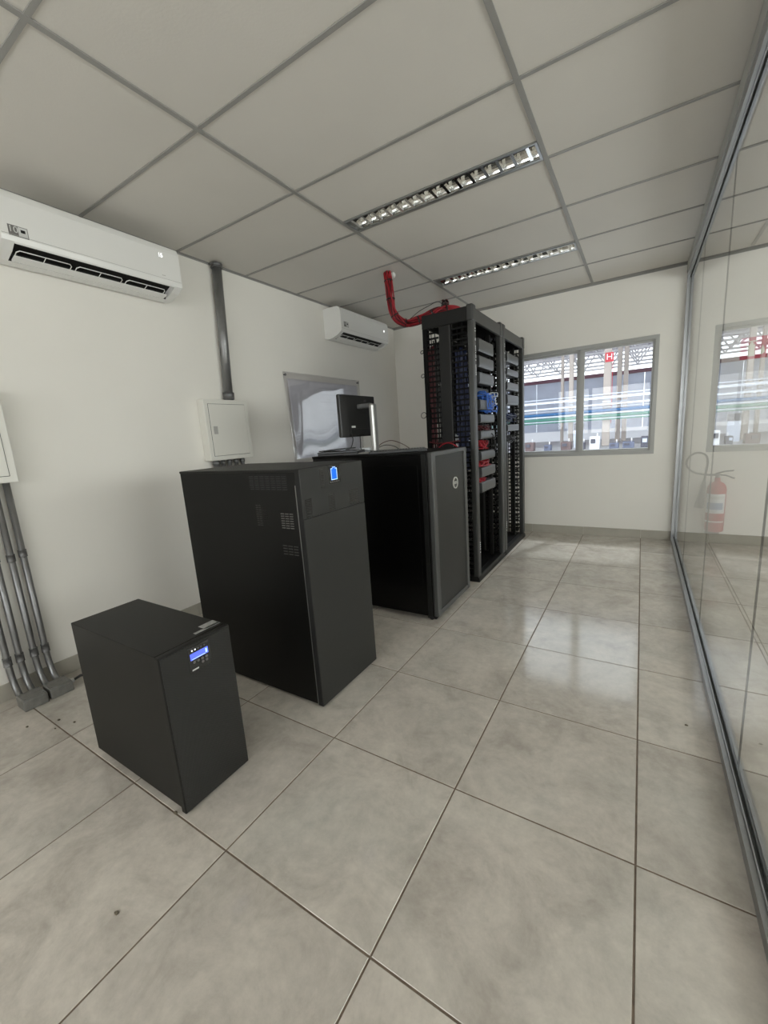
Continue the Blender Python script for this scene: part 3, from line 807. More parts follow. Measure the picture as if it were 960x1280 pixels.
t['label'] = 'thin black keyboard lying on the server cabinet right of the monitor stand'
rot_box((-1.60, 2.655, ZT), (0.43, 0.145, 0.020), an, 0.004, 'base', M['key'], t)
R_ = Matrix.Translation((-1.60, 2.655, ZT+0.020)) @ Matrix.Rotation(an, 4, 'Z')
b = MB()
for r in range(5):
    for q in range(19):
        b.box(-0.205+0.0215*q, -0.062+0.025*r, 0, -0.205+0.0215*q+0.018, -0.062+0.025*r+0.020, 0.005, mtx=R_)
b.build('keys', M['monb'], t, kind='stuff')
t = thing('laptop', 'closed dark laptop lying on the near left of the server cabinet top', 'laptop', (-2.10, 2.60, ZT))
rot_box((-2.10, 2.61, ZT), (0.33, 0.24, 0.018), math.radians(20), 0.004, 'base', M['key'], t)
rot_box((-2.105, 2.61, ZT+0.019), (0.33, 0.24, 0.014), math.radians(20), 0.004, 'lid', M['lapg'], t)
t = thing('tablet', 'thin grey slate resting tilted on top of the closed laptop', 'tablet', (-2.14, 2.60, ZT+0.033))
R_ = Matrix.Translation((-2.14, 2.60, ZT+0.040)) @ Matrix.Rotation(math.radians(-12), 4, 'Z') @ Matrix.Rotation(math.radians(-3), 4, 'Y')
MB().box(-0.13, -0.09, 0, 0.13, 0.09, 0.009, bev=0.003, mtx=R_).build('slab', M['lapg'], t)
MB().box(-0.12, -0.08, 0.009, 0.12, 0.08, 0.0096, mtx=R_).build('screen', M['gloss'], t)
t = thing('mouse_pad', 'small black pad between the laptop and the monitor stand', 'pad', (-1.90, 2.50, ZT))
rot_box((-1.905, 2.535, ZT), (0.19, 0.10, 0.006), math.radians(24), 0.002, 'pad', M['key'], t)
pa = rot_box((-2.02, 2.83, ZT), (0.09, 0.06, 0.04), 0.4, 0.005, 'power_adapter', M['whc'], None)
tag(pa, 'small white power adapter behind the laptop under the monitor', 'adapter')
def spline(P, n=10):
    P = [Vector(p) for p in P]; out = []
    Q = [P[0]*2-P[1]] + P + [P[-1]*2-P[-2]]
    for i in range(1, len(Q)-2):
        a, b_, c_, d_ = Q[i-1], Q[i], Q[i+1], Q[i+2]
        for k in range(n):
            u = k/n
            out.append(0.5*((2*b_)+(c_-a)*u+(2*a-5*b_+4*c_-d_)*u*u+(3*b_-a-3*c_+d_)*u**3))
    out.append(P[-1]); return out
def cable(P, r, m, name, label, cat='cable', n=8, seg=7):
    o = MB().tube(spline(P, n), r, seg).build(name, m); return tag(o, label, cat)
cable([(-1.957, 2.56, 1.40), (-1.93, 2.54, 1.35), (-1.95, 2.53, 1.29), (-1.98, 2.50, ZT+0.045)], 0.004, M['blkc'], 'monitor_cable', 'black cable dropping from the monitor towards the laptop')
cable([(-1.957, 2.68, 1.40), (-1.945, 2.66, 1.33), (-1.94, 2.66, 1.27), (-1.90, 2.74, ZT+0.017), (-1.93, 2.90, ZT+0.005), (-1.98, 3.05, ZT+0.004)], 0.0035, M['blkc'], 'monitor_cable', 'black cable dropping from the middle of the monitor to the cabinet top')
cable([(-1.98, 2.93, ZT+0.004), (-1.95, 2.97, ZT+0.06), (-1.88, 3.03, ZT+0.085), (-1.80, 3.08, ZT+0.05), (-1.74, 3.11, ZT+0.005)], 0.003, M['redd'], 'data_cable', 'dark red cable looping on the cabinet top behind the monitor stand')
cable([(-1.98, 2.86, ZT+0.004), (-1.88, 2.90, ZT+0.05), (-1.80, 2.93, ZT+0.04), (-1.74, 2.94, ZT+0.004)], 0.003, M['blkc'], 'data_cable', 'thin black cable looping on the cabinet top behind the monitor stand')

# ------------------------------------------------------------------ open racks
RX0, RX1 = -1.690, -1.235
def rack(y0, y1, label, zl, pan_y, extra):
    t = thing('open_rack', label, 'rack', ((RX0+RX1)/2, (y0+y1)/2, 0), 'open network racks')
    Zt = 2.365; ph = 0.055
    for ys0, ys1 in ((y0, y0+0.075), (y1-0.075, y1)):
        b = MB().box(RX1-0.050, ys0, 0.045, RX1, ys1, 2.24, bev=0.010, seg=3)
        b.build('front_post', M['rackpost'], t)
        MB().box(RX1-0.056, ys0-0.003, 2.235, RX1+0.003, ys1+0.003, Zt, bev=0.014, seg=3).build('post_cap', M['rackpost'], t)
        MB().box(RX0, ys0, 0.045, RX0+0.035, ys1, 2.24, bev=0.005, seg=2).build('rear_post', M['rackin'], t)
        # middle web with a brighter front edge
        MB().box(-1.540, ys0+0.012, 0.05, -1.445, ys1-0.012, 2.25).build('side_web', M['rack'], t)
        MB().box(-1.445, ys0+0.008, 0.05, -1.438, ys1-0.008, 2.25).build('web_edge', M['rackpost'], t)
    MB().box(RX1-0.030, y0+0.05, 2.238, RX1-0.004, y1-0.05, 2.340, bev=0.004).build('front_header', M['rackpost'], t)
    MB().box(RX0, y0+0.03, 2.255, RX0+0.02, y1-0.03, 2.345).build('rear_header', M['rackin'], t)
    for ys0, ys1 in ((y0, y0+0.03), (y1-0.03, y1)):
        MB().box(RX0-0.004, ys0+0.002, 2.240, RX1-0.045, ys1-0.002, 2.352, bev=0.006).build('side_header', M['rack'], t)
    MB().box(RX0, y0+0.01, 2.335, RX1-0.02, y1-0.01, 2.343).build('top_tray', M['rackin'], t)
    # foot: flat tray and low front kick plate
    MB().prism([(RX1-0.12, 0.05), (RX1-0.01, 0.05), (RX1+0.004, 0.03), (RX1+0.004, 0.0), (RX0, 0.0), (RX0, 0.05)], 'y', y0, y1).build('base', M['rack'], t)
    MB().box(RX0+0.04, y0+0.06, 0.05, RX1-0.06, y1-0.06, 0.056).build('base_tray', M['rackin'], t)
    # finger-type vertical cable managers in both sides: front and rear column
    for si, (yy, sg) in enumerate(((y0+0.006, 1), (y1-0.006, -1))):
        for (a, c, nm) in ((-1.432, RX1-0.052, 'front_cable_manager'), (RX0+0.036, -1.545, 'rear_cable_manager')):
            b = MB()
            b.box(a, min(yy, yy+sg*0.006), 0.055, a+0.007, max(yy, yy+sg*0.006), 2.24)
            for fr in (0.40, 0.72):
                xx = a+(c-a)*fr
                b.box(xx-0.003, min(yy, yy+sg*0.005), 0.055, xx+0.003, max(yy, yy+sg*0.005), 2.24)
            pm = b.build(nm, M['rackin'], t)
            b = MB(); z = 0.10
            while z < 2.22:
                b.box(a, min(yy-sg*0.001, yy+sg*0.011), z, c, max(yy-sg*0.001, yy+sg*0.011), z+0.014)
                z += 0.0445
            b.build('fingers', M['rackin'], pm, kind='stuff')
    # inner rails and finger ducts beside the 19 inch opening
    for yy in (y0+0.155, y1-0.185):
        MB().box(RX1-0.105, yy, 0.06, RX1-0.075, yy+0.030, 2.24).build('mounting_rail', M['rack'], t)
    for yy0, yy1 in ((y0+0.080, y0+0.150), (y1-0.150, y1-0.080)):
        pm = MB().box(RX1-0.135, yy0, 0.06, RX1-0.128, yy1, 2.24).build('cable_duct', M['rackin'], t)
        b = MB(); z = 0.10
        while z < 2.20:
            b.box(RX1-0.128, yy0, z, RX1-0.055, yy0+0.012, z+0.016).box(RX1-0.128, yy1-0.012, z, RX1-0.055, yy1, z+0.016)
            b.box(RX1-0.062, yy0, z-0.010, RX1-0.055, yy0+0.022, z+0.026).box(RX1-0.062, yy1-0.022, z-0.010, RX1-0.055, yy1, z+0.026)
            z += 0.062
        b.build('duct_fingers', M['rack'], pm, kind='stuff')
    # rack mounted horizontal cable manager covers, slightly curved noses
    for z0, z1 in zl:
        x0 = RX1-0.085; b = MB()
        pf = [(x0, z0), (RX1-0.012, z0), (RX1-0.004, z0+0.010), (RX1-0.002, z0+0.03), (RX1-0.004, z1-0.008), (RX1-0.012, z1), (x0, z1)]
        b.prism(pf, 'y', pan_y[0], pan_y[1]-0.03)
        # rounded end
        q = [(RX1-0.002, pan_y[1]-0.03), (RX1-0.010, pan_y[1]-0.010), (RX1-0.030, pan_y[1]), (x0, pan_y[1]), (x0, pan_y[1]-0.03)]
        b.prism(q, 'z', z0+0.004, z1-0.006)
        b.build('manager_cover', M['mgr'], t)
    # white plates drawn as light showing through slots in the front post
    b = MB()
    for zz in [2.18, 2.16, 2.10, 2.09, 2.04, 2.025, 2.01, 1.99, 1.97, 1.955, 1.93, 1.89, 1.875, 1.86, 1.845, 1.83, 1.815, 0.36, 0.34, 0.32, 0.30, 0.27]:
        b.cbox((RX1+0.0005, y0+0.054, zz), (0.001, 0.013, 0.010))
    b.build('slot_light_marks', M['lab'], t, kind='stuff')
    # black plate added at the rear, keeps the inside of the rack dark
    MB().box(RX0+0.09, y0+0.20, 0.9, RX0+0.10, y1-0.20, 2.2).build('added_dark_backing', M['rackin'], t)
    return t
Z_A = [(2.020, 2.125), (1.890, 1.985), (1.755, 1.850), (1.535, 1.618), (1.418, 1.495), (1.275, 1.348), (1.088, 1.168), (0.935, 1.022), (0.795, 0.888)]
rack(3.350, 4.205, 'tall black open rack nearer the camera, with blue cables down its side and grey covers', Z_A, (3.505, 3.935), None)
Z_B = [(2.03, 2.12), (1.90, 1.965), (1.75, 1.83), (1.60, 1.70), (1.32, 1.39)]
rack(4.222, 5.095, 'tall black open rack farther back, beside the window', Z_B, (4.375, 4.86), None)

def switch(y0, y1, z0, z1, label, face):
    t = thing('network_switch', label, 'network switch', (RX1-0.2, (y0+y1)/2, z0), 'network switches in the racks')
    MB().box(RX1-0.38, y0, z0, RX1-0.08, y1, z1, bev=0.002, seg=1).build('case', M['rack'], t)
    b = MB(); n = 12; dy = (y1-y0-0.08)/n
    for i in range(n):
        for j in (0, 1):
            zc_ = z0+(z1-z0)*(0.3+0.4*j)
            b.box(RX1-0.081, y0+0.04+dy*i+0.003, zc_-0.006, RX1-0.079, y0+0.04+dy*(i+1)-0.003, zc_+0.006)
    b.build('ports', M['slot'] if face else M['gap'], t, kind='stuff')
    return t
switch(3.52, 3.98, 1.660, 1.735, 'dark network switch with lit ports above the blue patch cords, nearer rack', True)
switch(3.52, 3.98, 1.360, 1.405, 'dark network switch between grey covers at chest height, nearer rack', False)
switch(3.52, 3.98, 1.190, 1.250, 'dark network switch above the upper red patch cords, nearer rack', False)
switch(3.52, 3.98, 1.035, 1.078, 'lowest dark network switch with red patch cords, nearer rack', False)
switch(4.39, 4.86, 1.42, 1.50, 'dark network switch in the rack beside the window, below the grey covers', True)
switch(4.39, 4.86, 1.20, 1.27, 'lower dark network switch in the rack beside the window', False)

# patch cords: bundles nobody could count
def cords(y0, y1, z0, z1, n, m, label, seedv, r=0.004, out=0.07, name='patch_cords'):
    rnd = random.Random(seedv); b = MB()
    for i in range(n):
        a = rnd.uniform(y0, y1); c = rnd.uniform(y0, y1)
        za = rnd.uniform(z0, z1); zc_ = rnd.uniform(z0, z1)
        xo = RX1-0.078+rnd.uniform(0.02, out)
        P = [(RX1-0.079, a, za), (xo, a+0.01, za-0.005), (xo, (a+c)/2, min(za, zc_)-rnd.uniform(0, 0.015)), (xo-0.01, c, zc_), (RX1-0.079, c, zc_)]
        b.tube(spline(P, 5), r, 5)
    return tag(b.build(name, m), label, 'patch cords', kind='stuff')
cords(3.50, 3.80, 1.362, 1.410, 10, M['redd'], 'dark red patch cords just below the fifth grey cover of the nearer rack', 1)
cords(3.50, 3.72, 1.19, 1.262, 16, M['redc'], 'red patch cords between the sixth and seventh grey covers of the nearer rack', 2)
cords(3.50, 3.80, 1.032, 1.080, 16, M['redc'], 'red patch cords just under the seventh grey cover of the nearer rack', 3)
cords(3.50, 3.72, 0.895, 0.925, 12, M['redc'], 'lowest red patch cords in the nearer rack', 14, out=0.05)
cords(3.62, 3.95, 1.52, 1.700, 26, M['blueb'], 'bright blue patch cords hanging over a grey cover of the nearer rack', 4, out=0.10)
cords(3.78, 3.97, 1.15, 1.33, 14, M['blkc'], 'black patch cords at the right of the nearer rack opening', 5, out=0.09)
cords(4.40, 4.85, 1.42, 1.52, 14, M['blue'], 'dark blue patch cords in the rack beside the window', 6)
cords(3.90, 3.99, 1.58, 1.70, 10, M['whc'], 'white plugs and cords at the right of the nearer rack opening', 8, out=0.11)
cords(4.40, 4.85, 1.20, 1.30, 14, M['blkc'], 'black patch cords low in the rack beside the window', 9)
# vertical bundles in the near side of the first rack
def bundle(x0, x1, y0, y1, z0, z1, n, m, r, label, seedv, name='cable_bundle'):
    rnd = random.Random(seedv); b = MB()
    for i in range(n):
        x = rnd.uniform(x0, x1); y = rnd.uniform(y0, y1)
        P = [(x, y, z1-rnd.uniform(0, 0.05))]
        nz = 12
        for k in range(1, nz):
            P.append((min(max(x+rnd.uniform(-0.012, 0.012), x0), x1), min(max(y+rnd.uniform(-0.006, 0.006), y0), y1), z1+(z0-z1)*k/nz))
        P.append((x, y, z0))
        b.tube(spline(P, 3), r, 6)
    return tag(b.build(name, m), label, 'cable bundle', kind='stuff')
bundle(-1.405, -1.300, 3.372, 3.392, 1.02, 2.05, 22, M['blue'], 0.0055, 'dark blue cables running down the front side column of the nearer rack', 21)
bundle(-1.650, -1.600, 3.372, 3.392, 0.30, 2.10, 10, M['redd'], 0.0055, 'dark red cables running down the rear side column of the nearer rack', 22)
bundle(-1.605, -1.552, 3.374, 3.394, 0.30, 2.15, 9, M['blkc'], 0.006, 'black cables beside the dark red ones in the nearer rack side', 23)
bundle(-1.425, -1.405, 3.372, 3.392, 0.30, 1.35, 3, M['whc'], 0.004, 'pale cables along the web of the nearer rack side', 24)
bundle(-1.400, -1.300, 3.376, 3.394, 0.25, 1.00, 8, M['blkc'], 0.006, 'black cables low in the front side column of the nearer rack', 25)
# rings of tie wire sticking out at the rack's left edge
for z, rr in ((1.02, 0.030), (1.52, 0.026), (1.86, 0.016), (2.06, 0.014)):
    P = [(RX0-rr+rr*math.cos(a), 3.36+0.004*math.sin(a), z+rr*math.sin(a)) for a in [2*math.pi*k/16 for k in range(17)]]
    o = MB().tube(P, 0.003, 6).build('cable_loop', M['blkc'])
    tag(o, {1.02: 'lowest and largest black cable loop at the left edge of the nearer rack', 1.52: 'black cable loop halfway up the left edge of the nearer rack',
            1.86: 'small black loop at the left edge of the nearer rack, second from the top', 2.06: 'topmost tiny black loop at the left edge of the nearer rack'}[z], 'cable loop')
cable([(-1.62, 3.335, 1.06), (-1.56, 3.30, 1.215), (-1.49, 3.29, 1.262), (-1.42, 3.29, 1.255), (-1.36, 3.335, 1.20)], 0.005, M['redc'], 'data_cable', 'single red cable arching in front of the nearer rack above the server cabinet')
cable([(-1.66, 3.338, 1.28), (-1.58, 3.33, 1.265), (-1.46, 3.325, 1.27), (-1.37, 3.338, 1.28)], 0.006, M['redd'], 'data_cable', 'dark red cable running level across the nearer rack side')

# ------------------------------------------------------------------ red bundles from the ceiling
def rope(P, R, n, ms, r, seedv, label, name='red_cable_bundle'):
    rnd = random.Random(seedv); S = spline(P, 8)
    t = thing(name, label, 'cable bundle', P[0])
    groups = {}
    for i in range(n):
        a = rnd.uniform(0, 6.28); rad = R*math.sqrt(rnd.random())
        pts = []
        for k, p in enumerate(S):
            q = S[min(k+1, len(S)-1)]-S[max(k-1, 0)]; q.normalize()
            s1 = q.cross(Vector((1, 0.2, 0))).normalized(); s2 = q.cross(s1)
            aa = a+0.35*math.sin(k*0.25+i)
            pts.append(p+s1*math.cos(aa)*rad+s2*math.sin(aa)*rad)
        groups.setdefault(i % len(ms), []).append(pts)
    for gi, L in groups.items():
        b = MB()
        for pts in L: b.tube(pts, r, 6)
        b.build(['red_strands', 'dark_strands', 'pale_strands'][gi], ms[gi], t, kind='stuff')
    # ties
    for k in range(6, len(S)-3, 11):
        p, q = S[k], (S[k+1]-S[k-1]).normalized()
        MB().tube([p-q*0.006, p+q*0.006], R*1.14, 12).build('cable_tie', M['blkc'], t)
    return t
rope([(-2.105, 3.53, 2.849), (-2.096, 3.53, 2.747), (-2.087, 3.53, 2.628), (-2.076, 3.54, 2.515), (-2.047, 3.57, 2.440), (-1.987, 3.63, 2.402), (-1.918, 3.70, 2.420), (-1.839, 3.75, 2.448), (-1.751, 3.80, 2.488), (-1.669, 3.86, 2.505), (-1.58, 3.92, 2.490), (-1.52, 3.96, 2.42), (-1.50, 3.97, 2.35)],
     0.036, 26, [M['redc'], M['redc'], M['redd']], 0.0062, 31, 'thick red cable bundle dropping from the ceiling tile and curving to the rack top')
rope([(-2.04, 4.71, 2.849), (-2.02, 4.68, 2.80), (-1.96, 4.52, 2.74), (-1.90, 4.38, 2.69), (-1.80, 4.16, 2.60), (-1.70, 4.02, 2.54), (-1.62, 3.99, 2.47), (-1.58, 4.0, 2.35)],
     0.038, 22, [M['redc'], M['redc'], M['redd']], 0.006, 32, 'second red cable bundle rising to the ceiling behind the rack top')
cable([(-1.96, 3.66, 2.44), (-1.88, 3.70, 2.50), (-1.78, 3.72, 2.535), (-1.69, 3.70, 2.545), (-1.62, 3.66, 2.50)], 0.003, M['blkc'], 'tie_wire', 'thin black wire arching above the red bundle at the rack top')
cable([(-1.98, 3.62, 2.385), (-1.90, 3.66, 2.37), (-1.78, 3.62, 2.385), (-1.695, 3.52, 2.365)], 0.003, M['blkc'], 'tie_wire', 'thin black wire below the red bundle beside the rack top')
b = MB()
for i in range(9):
    a = random.uniform(0, 6.28); r = random.uniform(0, 0.025)
    c = Vector((-2.075+r*math.cos(a), 3.575+r*math.sin(a), 2.835+random.uniform(-0.02, 0.01)))
    bmesh.ops.create_icosphere(b.bm, subdivisions=2, radius=random.uniform(0.014, 0.024), matrix=Matrix.Translation(c))
tag(b.build('foam_plug', M['foam']), 'white foam lump sealing the ceiling hole beside the red cable bundle', 'foam')

# ------------------------------------------------------------------ neighbouring room: extinguisher and its sign
ex, ey = 0.640, 5.255; zb = 0.155
t = thing('fire_extinguisher', 'red fire extinguisher with a black hose loop, seen through the glass', 'fire extinguisher', (ex, ey, zb))
Rr = 0.080
pf = [(0.03, 0), (Rr*0.92, 0.004), (Rr, 0.02), (Rr, 0.44)] + [(Rr*math.cos(a), 0.44+0.085*math.sin(a)) for a in [0.25, 0.5, 0.75, 1.0, 1.2]] + [(0.024, 0.53), (0.024, 0.56), (0.005, 0.56)]
MB().lathe(pf, (ex, ey, zb), 28).build('cylinder', M['red'], t)
def band(z0, z1, a0, a1, m, name, R_):
    b = MB(); n = 14
    o = [(ex+R_*math.cos(a0+(a1-a0)*k/n), ey+R_*math.sin(a0+(a1-a0)*k/n)) for k in range(n+1)]
    i_ = [(ex+(R_-0.0015)*math.cos(a0+(a1-a0)*k/n), ey+(R_-0.0015)*math.sin(a0+(a1-a0)*k/n)) for k in range(n+1)][::-1]
    b.prism(o+i_, 'z', z0, z1); return b.build(name, m, t)
A0, A1 = math.radians(-170), math.radians(-35)
band(zb+0.20, zb+0.40, A0, A1, M['lab'], 'label', Rr+0.001)
band(zb+0.24, zb+0.31, A0+0.3, A1-0.3, M['labb'], 'label_panel', Rr+0.0018)
band(zb+0.345, zb+0.38, A0+0.5, A1-0.2, M['printw'], 'label_heading', Rr+0.0018)
band(zb+0.105, zb+0.120, A0, A1, M['lab'], 'label_strip', Rr+0.001)
MB().tube([(ex, ey, zb+0.555), (ex, ey, zb+0.60)], 0.020, 14).build('valve', M['galvd'], t)
MB().tube([(ex-0.02, ey, zb+0.60), (ex+0.05, ey-0.01, zb+0.625), (ex+0.12, ey-0.02, zb+0.635)], 0.007, 8).build('handle', M['gasket'], t)
MB().tube([(ex-0.02, ey, zb+0.595), (ex+0.06, ey-0.01, zb+0.585), (ex+0.13, ey-0.02, zb+0.555)], 0.007, 8).build('lever', M['gasket'], t)
hose = [(ex-0.01, ey-0.02, zb+0.59), (ex-0.10, ey-0.03, zb+0.595), (ex-0.20, ey-0.03, zb+0.62), (ex-0.265, ey-0.03, zb+0.69), (ex-0.255, ey-0.03, zb+0.77), (ex-0.19, ey-0.03, zb+0.82), (ex-0.12, ey-0.03, zb+0.80), (ex-0.095, ey-0.03, zb+0.73), (ex-0.105, ey-0.03, zb+0.60), (ex-0.11, ey-0.03, zb+0.52)]
MB().tube(spline(hose, 8), 0.010, 10).build('hose', M['gasket'], t)
MB().tube([(ex-0.11, ey-0.03, zb+0.53), (ex-0.115, ey-0.03, zb+0.48), (ex-0.14, ey-0.03, zb+0.25)], [0.013, 0.022, 0.042], 16).build('discharge_horn', M['rubber'], t)
MB().box(ex-0.02, ey+Rr-0.004, zb+0.42, ex+0.02, YB, zb+0.46).build('wall_bracket', M['galvd'], t)
MB().box(ex-0.06, YB-0.02, 0.10, ex+0.06, YB, 0.13).build('lower_bracket', M['galvd'], t)
t = thing('extinguisher_sign', 'square red sign with a pale extinguisher pictogram, seen through the glass', 'sign', (0.845, YB, 1.855))
MB().box(0.745, YB-0.004, 1.855, 0.945, YB, 2.055).build('plate', M['signr'], t)
b = MB().box(0.800, YB-0.0056, 1.880, 0.852, YB-0.004, 1.985).box(0.812, YB-0.0056, 1.985, 0.840, YB-0.004, 2.002)
b.box(0.818, YB-0.0056, 2.002, 0.834, YB-0.004, 2.018).box(0.800, YB-0.0056, 2.012, 0.868, YB-0.004, 2.022).box(0.790, YB-0.0056, 1.94, 0.797, YB-0.004, 2.012)
b.build('extinguisher_pictogram', M['signw'], t)
b = MB().prism([(0.880, 1.900), (0.905, 1.885), (0.925, 1.905), (0.920, 1.945), (0.905, 1.975), (0.900, 1.945), (0.885, 1.930)], 'y', YB-0.0056, YB-0.004)
b.build('flame_pictogram', M['signw'], t)

# ------------------------------------------------------------------ debris on the floor
def bit(x, y, s, label):
    b = MB(); bmesh.ops.create_icosphere(b.bm, subdivisions=2, radius=s, matrix=Matrix.Translation((x, y, s*0.35)) @ Matrix.Diagonal((1.0, 0.65, 0.4, 1)))
    for v in b.bm.verts: v.co += Vector((noise.noise(v.co*300), noise.noise(v.co*300+Vector((5, 5, 5))), 0))*s*0.35
    for v in b.bm.verts: v.co.z = max(v.co.z, 0.0003)
    tag(b.build('debris', M['debris'], loc=(x, y, 0)), label, 'debris')
bit(-1.333, 0.309, 0.008, 'small dark crumb on the tile in front of the small black unit')
bit(-2.506, 0.655, 0.007, 'small dark crumb left of the small black unit, nearest to its back edge')
bit(-2.699, 0.517, 0.008, 'small dark crumb in front of the left floor junction box')
bit(-2.605, 0.622, 0.009, 'flat crumb of broken grout near the right floor junction box')
bit(-2.542, 0.583, 0.006, 'small grout chip at the tile joint left of the small black unit')
bit(0.186, 1.990, 0.007, 'tiny speck on the tile beside the partition floor track')
bit(-1.50, 0.600, 0.009, 'small dry lump at the front foot of the small black unit')

# ------------------------------------------------------------------ factory hall beyond the windows
hf = MB().box(-40, YB+0.16, -0.30, 40, 62, -0.02).build('ground_hall', M['hfloor']); hf['kind'] = 'structure'
hw = struct('wall_hall')
for k in range(-8, 6):
    for z0, z1 in ((0.0, 2.6), (2.62, 5.6)):
        MB().box(k*3.3+0.02, 48, z0, k*3.3+3.28, 48.1, z1).build('wall_sheet', M['hwall'], hw)
hb_ = MB().box(-27, 47.8, 5.6, 20, 48.1, 5.95).build('trim_hall_beam', M['hbeam']); hb_['kind'] = 'structure'
ro = MB().box(-30, 20, 8.0, 24, 50, 8.06).build('ceiling_hall', M['hroof']); ro['kind'] = 'structure'
hl = MB().box(-27, 34, 0, 20, 34.2, 0.74).build('wall_hall_low', M['hwhite']); hl['kind'] = 'structure'
for k in range(8):
    y = 27+2.7*k
    t = thing('roof_truss', 'white steel lattice truss under the factory hall roof, the %s one' % ['nearest', 'second nearest', 'third nearest', 'fourth nearest', 'fourth from the far wall', 'third from the far wall', 'second from the far wall', 'farthest'][k], 'roof truss', (0, y, 6.1), 'factory hall roof trusses')
    b = MB().box(-24, y-0.07, 6.1, 16, y+0.07, 6.24).box(-24, y-0.07, 7.75, 16, y+0.07, 7.90)
    b.build('chord', M['truss'], t)
    b = MB(); x = -16.0; up_ = True
    while x < 10:
        b.tube([(x, y, 6.2 if up_ else 7.8), (x+1.1, y, 7.8 if up_ else 6.2)], 0.06, 5); up_ = not up_; x += 1.1
    b.build('lattice', M['truss'], t, kind='stuff')
for k in range(9):
    x = -14+2.6*k
    o = MB().box(x-0.05, 24, 7.0, x+0.05, 49, 7.12).build('roof_brace', M['truss'])
    tag(o, 'white brace running lengthways through the hall roof trusses, %s' % ['leftmost of nine', 'second from left', 'third from left', 'fourth from left', 'middle one', 'fourth from right', 'third from right', 'second from right', 'rightmost of nine'][k], 'brace', 'factory hall roof braces')
def column(x0, x1, y, label):
    t = thing('concrete_column', label, 'column', ((x0+x1)/2, y, 0))
    MB().box(x0, y-0.15, 0, x1, y+0.15, 6.1, bev=0.02, seg=1).build('shaft', M['hconc'], t)
    for z in (2.28, 2.42):
        MB().box(x0-0.02, y-0.19, z, x1+0.02, y-0.15, z+0.08).build('bracket', M['hwall'], t)
    return t
c1 = column(-1.86, -1.50, 25.4, 'beige concrete column of the factory hall carrying the red hydrant sign')
column(-1.46, -1.20, 30, 'pale column just right of the one with the red hydrant sign')
column(-1.11, -0.86, 30, 'pale column farther right, nearest the right side of the window')
column(-3.62, -3.40, 26, 'thin pale column seen just right of the window mullion')
column(-4.35, -4.20, 28, 'thin pale column seen just left of the window mullion')
column(1.6, 2.0, 25.4, 'pale hall column right of the window, seen only mirrored in the glass')
t = thing('hydrant_sign', 'red hydrant sign with a white letter H high on the hall column', 'sign', (-1.62, 25.22, 4.35))
MB().box(-1.80, 25.19, 4.32, -1.42, 25.24, 4.78).build('plate', M['signr'], t)
textobj('H', 0.42, facing_my(-1.61, 25.185, 4.55), M['truss'], 'letter', t, 0.01)
MB().tube([(-1.45, 25.2, 4.32), (-1.45, 25.2, 1.2)], 0.014, 6).build('riser', M['signr'], t)
def pipe(y, z, r, m, label, name='hall_pipe', x0=-22, x1=14):
    tag(MB().tube([(x0, y, z), (x1, y, z)], r, 10).build(name, m), label, 'pipe')
pipe(25.0, 1.86, 0.085, M['pblue'], 'blue overhead pipe in the factory hall, upper of the coloured pipes')
pipe(25.0, 1.72, 0.035, M['pwhite'], 'thin pale pipe right under the blue one in the hall')
pipe(25.0, 1.58, 0.085, M['pgreen'], 'thick green pipe under the blue one in the hall')
pipe(25.0, 1.40, 0.035, M['pgreen'], 'thin green pipe, lowest of the hall pipes')
pipe(25.0, 1.465, 0.022, M['pwhite'], 'thin pale pipe between the two green ones in the hall')
def rail(y, z, h, m, label):
    tag(MB().box(-22, y-0.05, z-h/2, 14, y+0.05, z+h/2).build('hall_rail', m), label, 'rail')
rail(25.1, 2.70, 0.05, M['hwall'], 'thin grey rail across the hall above the pipes, highest of the rails')
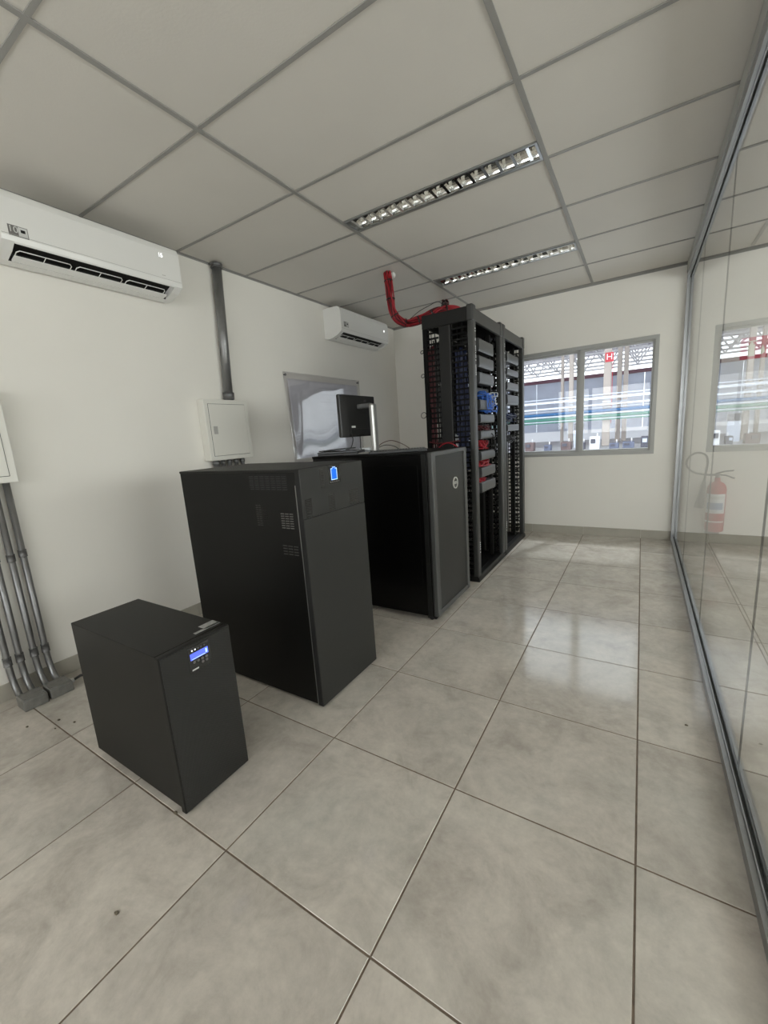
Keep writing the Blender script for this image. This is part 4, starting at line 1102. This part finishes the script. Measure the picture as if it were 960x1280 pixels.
rail(25.1, 2.52, 0.12, M['pwhite'], 'broad pale rail below the highest thin one in the hall')
rail(25.1, 2.18, 0.09, M['pwhite'], 'pale rail just above the blue pipe in the hall')
rail(25.1, 2.03, 0.03, M['hwall'], 'thin grey rail lowest above the blue pipe in the hall')
rnd = random.Random(5)
spots = [(-6.6, 'hdark', .5, .45), (-5.1, 'hbrown', .55, .55), (-4.2, 'hblue', .4, .35), (-3.3, 'hbrown', .6, .5), (-2.55, 'hdark', .3, .42), (-2.0, 'hwhite', .55, .75), (-1.15, 'hblue', .5, .30), (-0.55, 'hblue', .6, .35), (0.15, 'hdark', .5, .62), (0.9, 'hbrown', .5, .5), (1.8, 'hblue', .6, .45), (-7.6, 'hblue', .6, .4), (-5.8, 'hblue', .4, .25)]
nm = ['farthest left but one', 'brown, left pane', 'low bluish, near the mullion', 'brown, right of the mullion', 'narrow dark, right pane', 'white, in front of the hydrant column', 'low blue, right pane', 'wide low blue, right part', 'dark, at the right jamb', 'brown, only mirrored in the glass', 'blue, only mirrored in the glass', 'farthest left', 'small blue, left pane']
for (x, m, w, h), nme in zip(spots, nm):
    w *= 0.8; h *= 0.8
    t = thing('hall_machine', 'distant factory machine seen low in the window: %s' % nme, 'machine', (x, 23, 0))
    MB().box(x-w/2, 22.8, -0.02, x+w/2, 23.3, h, bev=0.02, seg=1).build('housing', M[m], t)
    MB().box(x-w*0.35, 22.72, h*0.45, x+w*0.1, 22.8, h*0.8).build('panel', M['hdark'] if m != 'hdark' else M['hwall'], t)
    MB().tube([(x+w*0.25, 23, h), (x+w*0.25, 23, h+0.16)], 0.03, 6).build('stack', M['hwhite'], t)
t = thing('hall_cabinet', 'dark wall cabinet with two doors on the hall rear, just right of the mullion', 'cabinet', (-3.05, 24.9, 0.85))
MB().box(-3.19, 24.86, -0.02, -2.71, 24.97, 0.915).build('stand', M['hwall'], t)
for k in (0, 1): MB().box(-3.20+0.26*k, 24.85, 0.92, -2.96+0.26*k, 24.98, 1.27).build('door', M['hdark'], t)
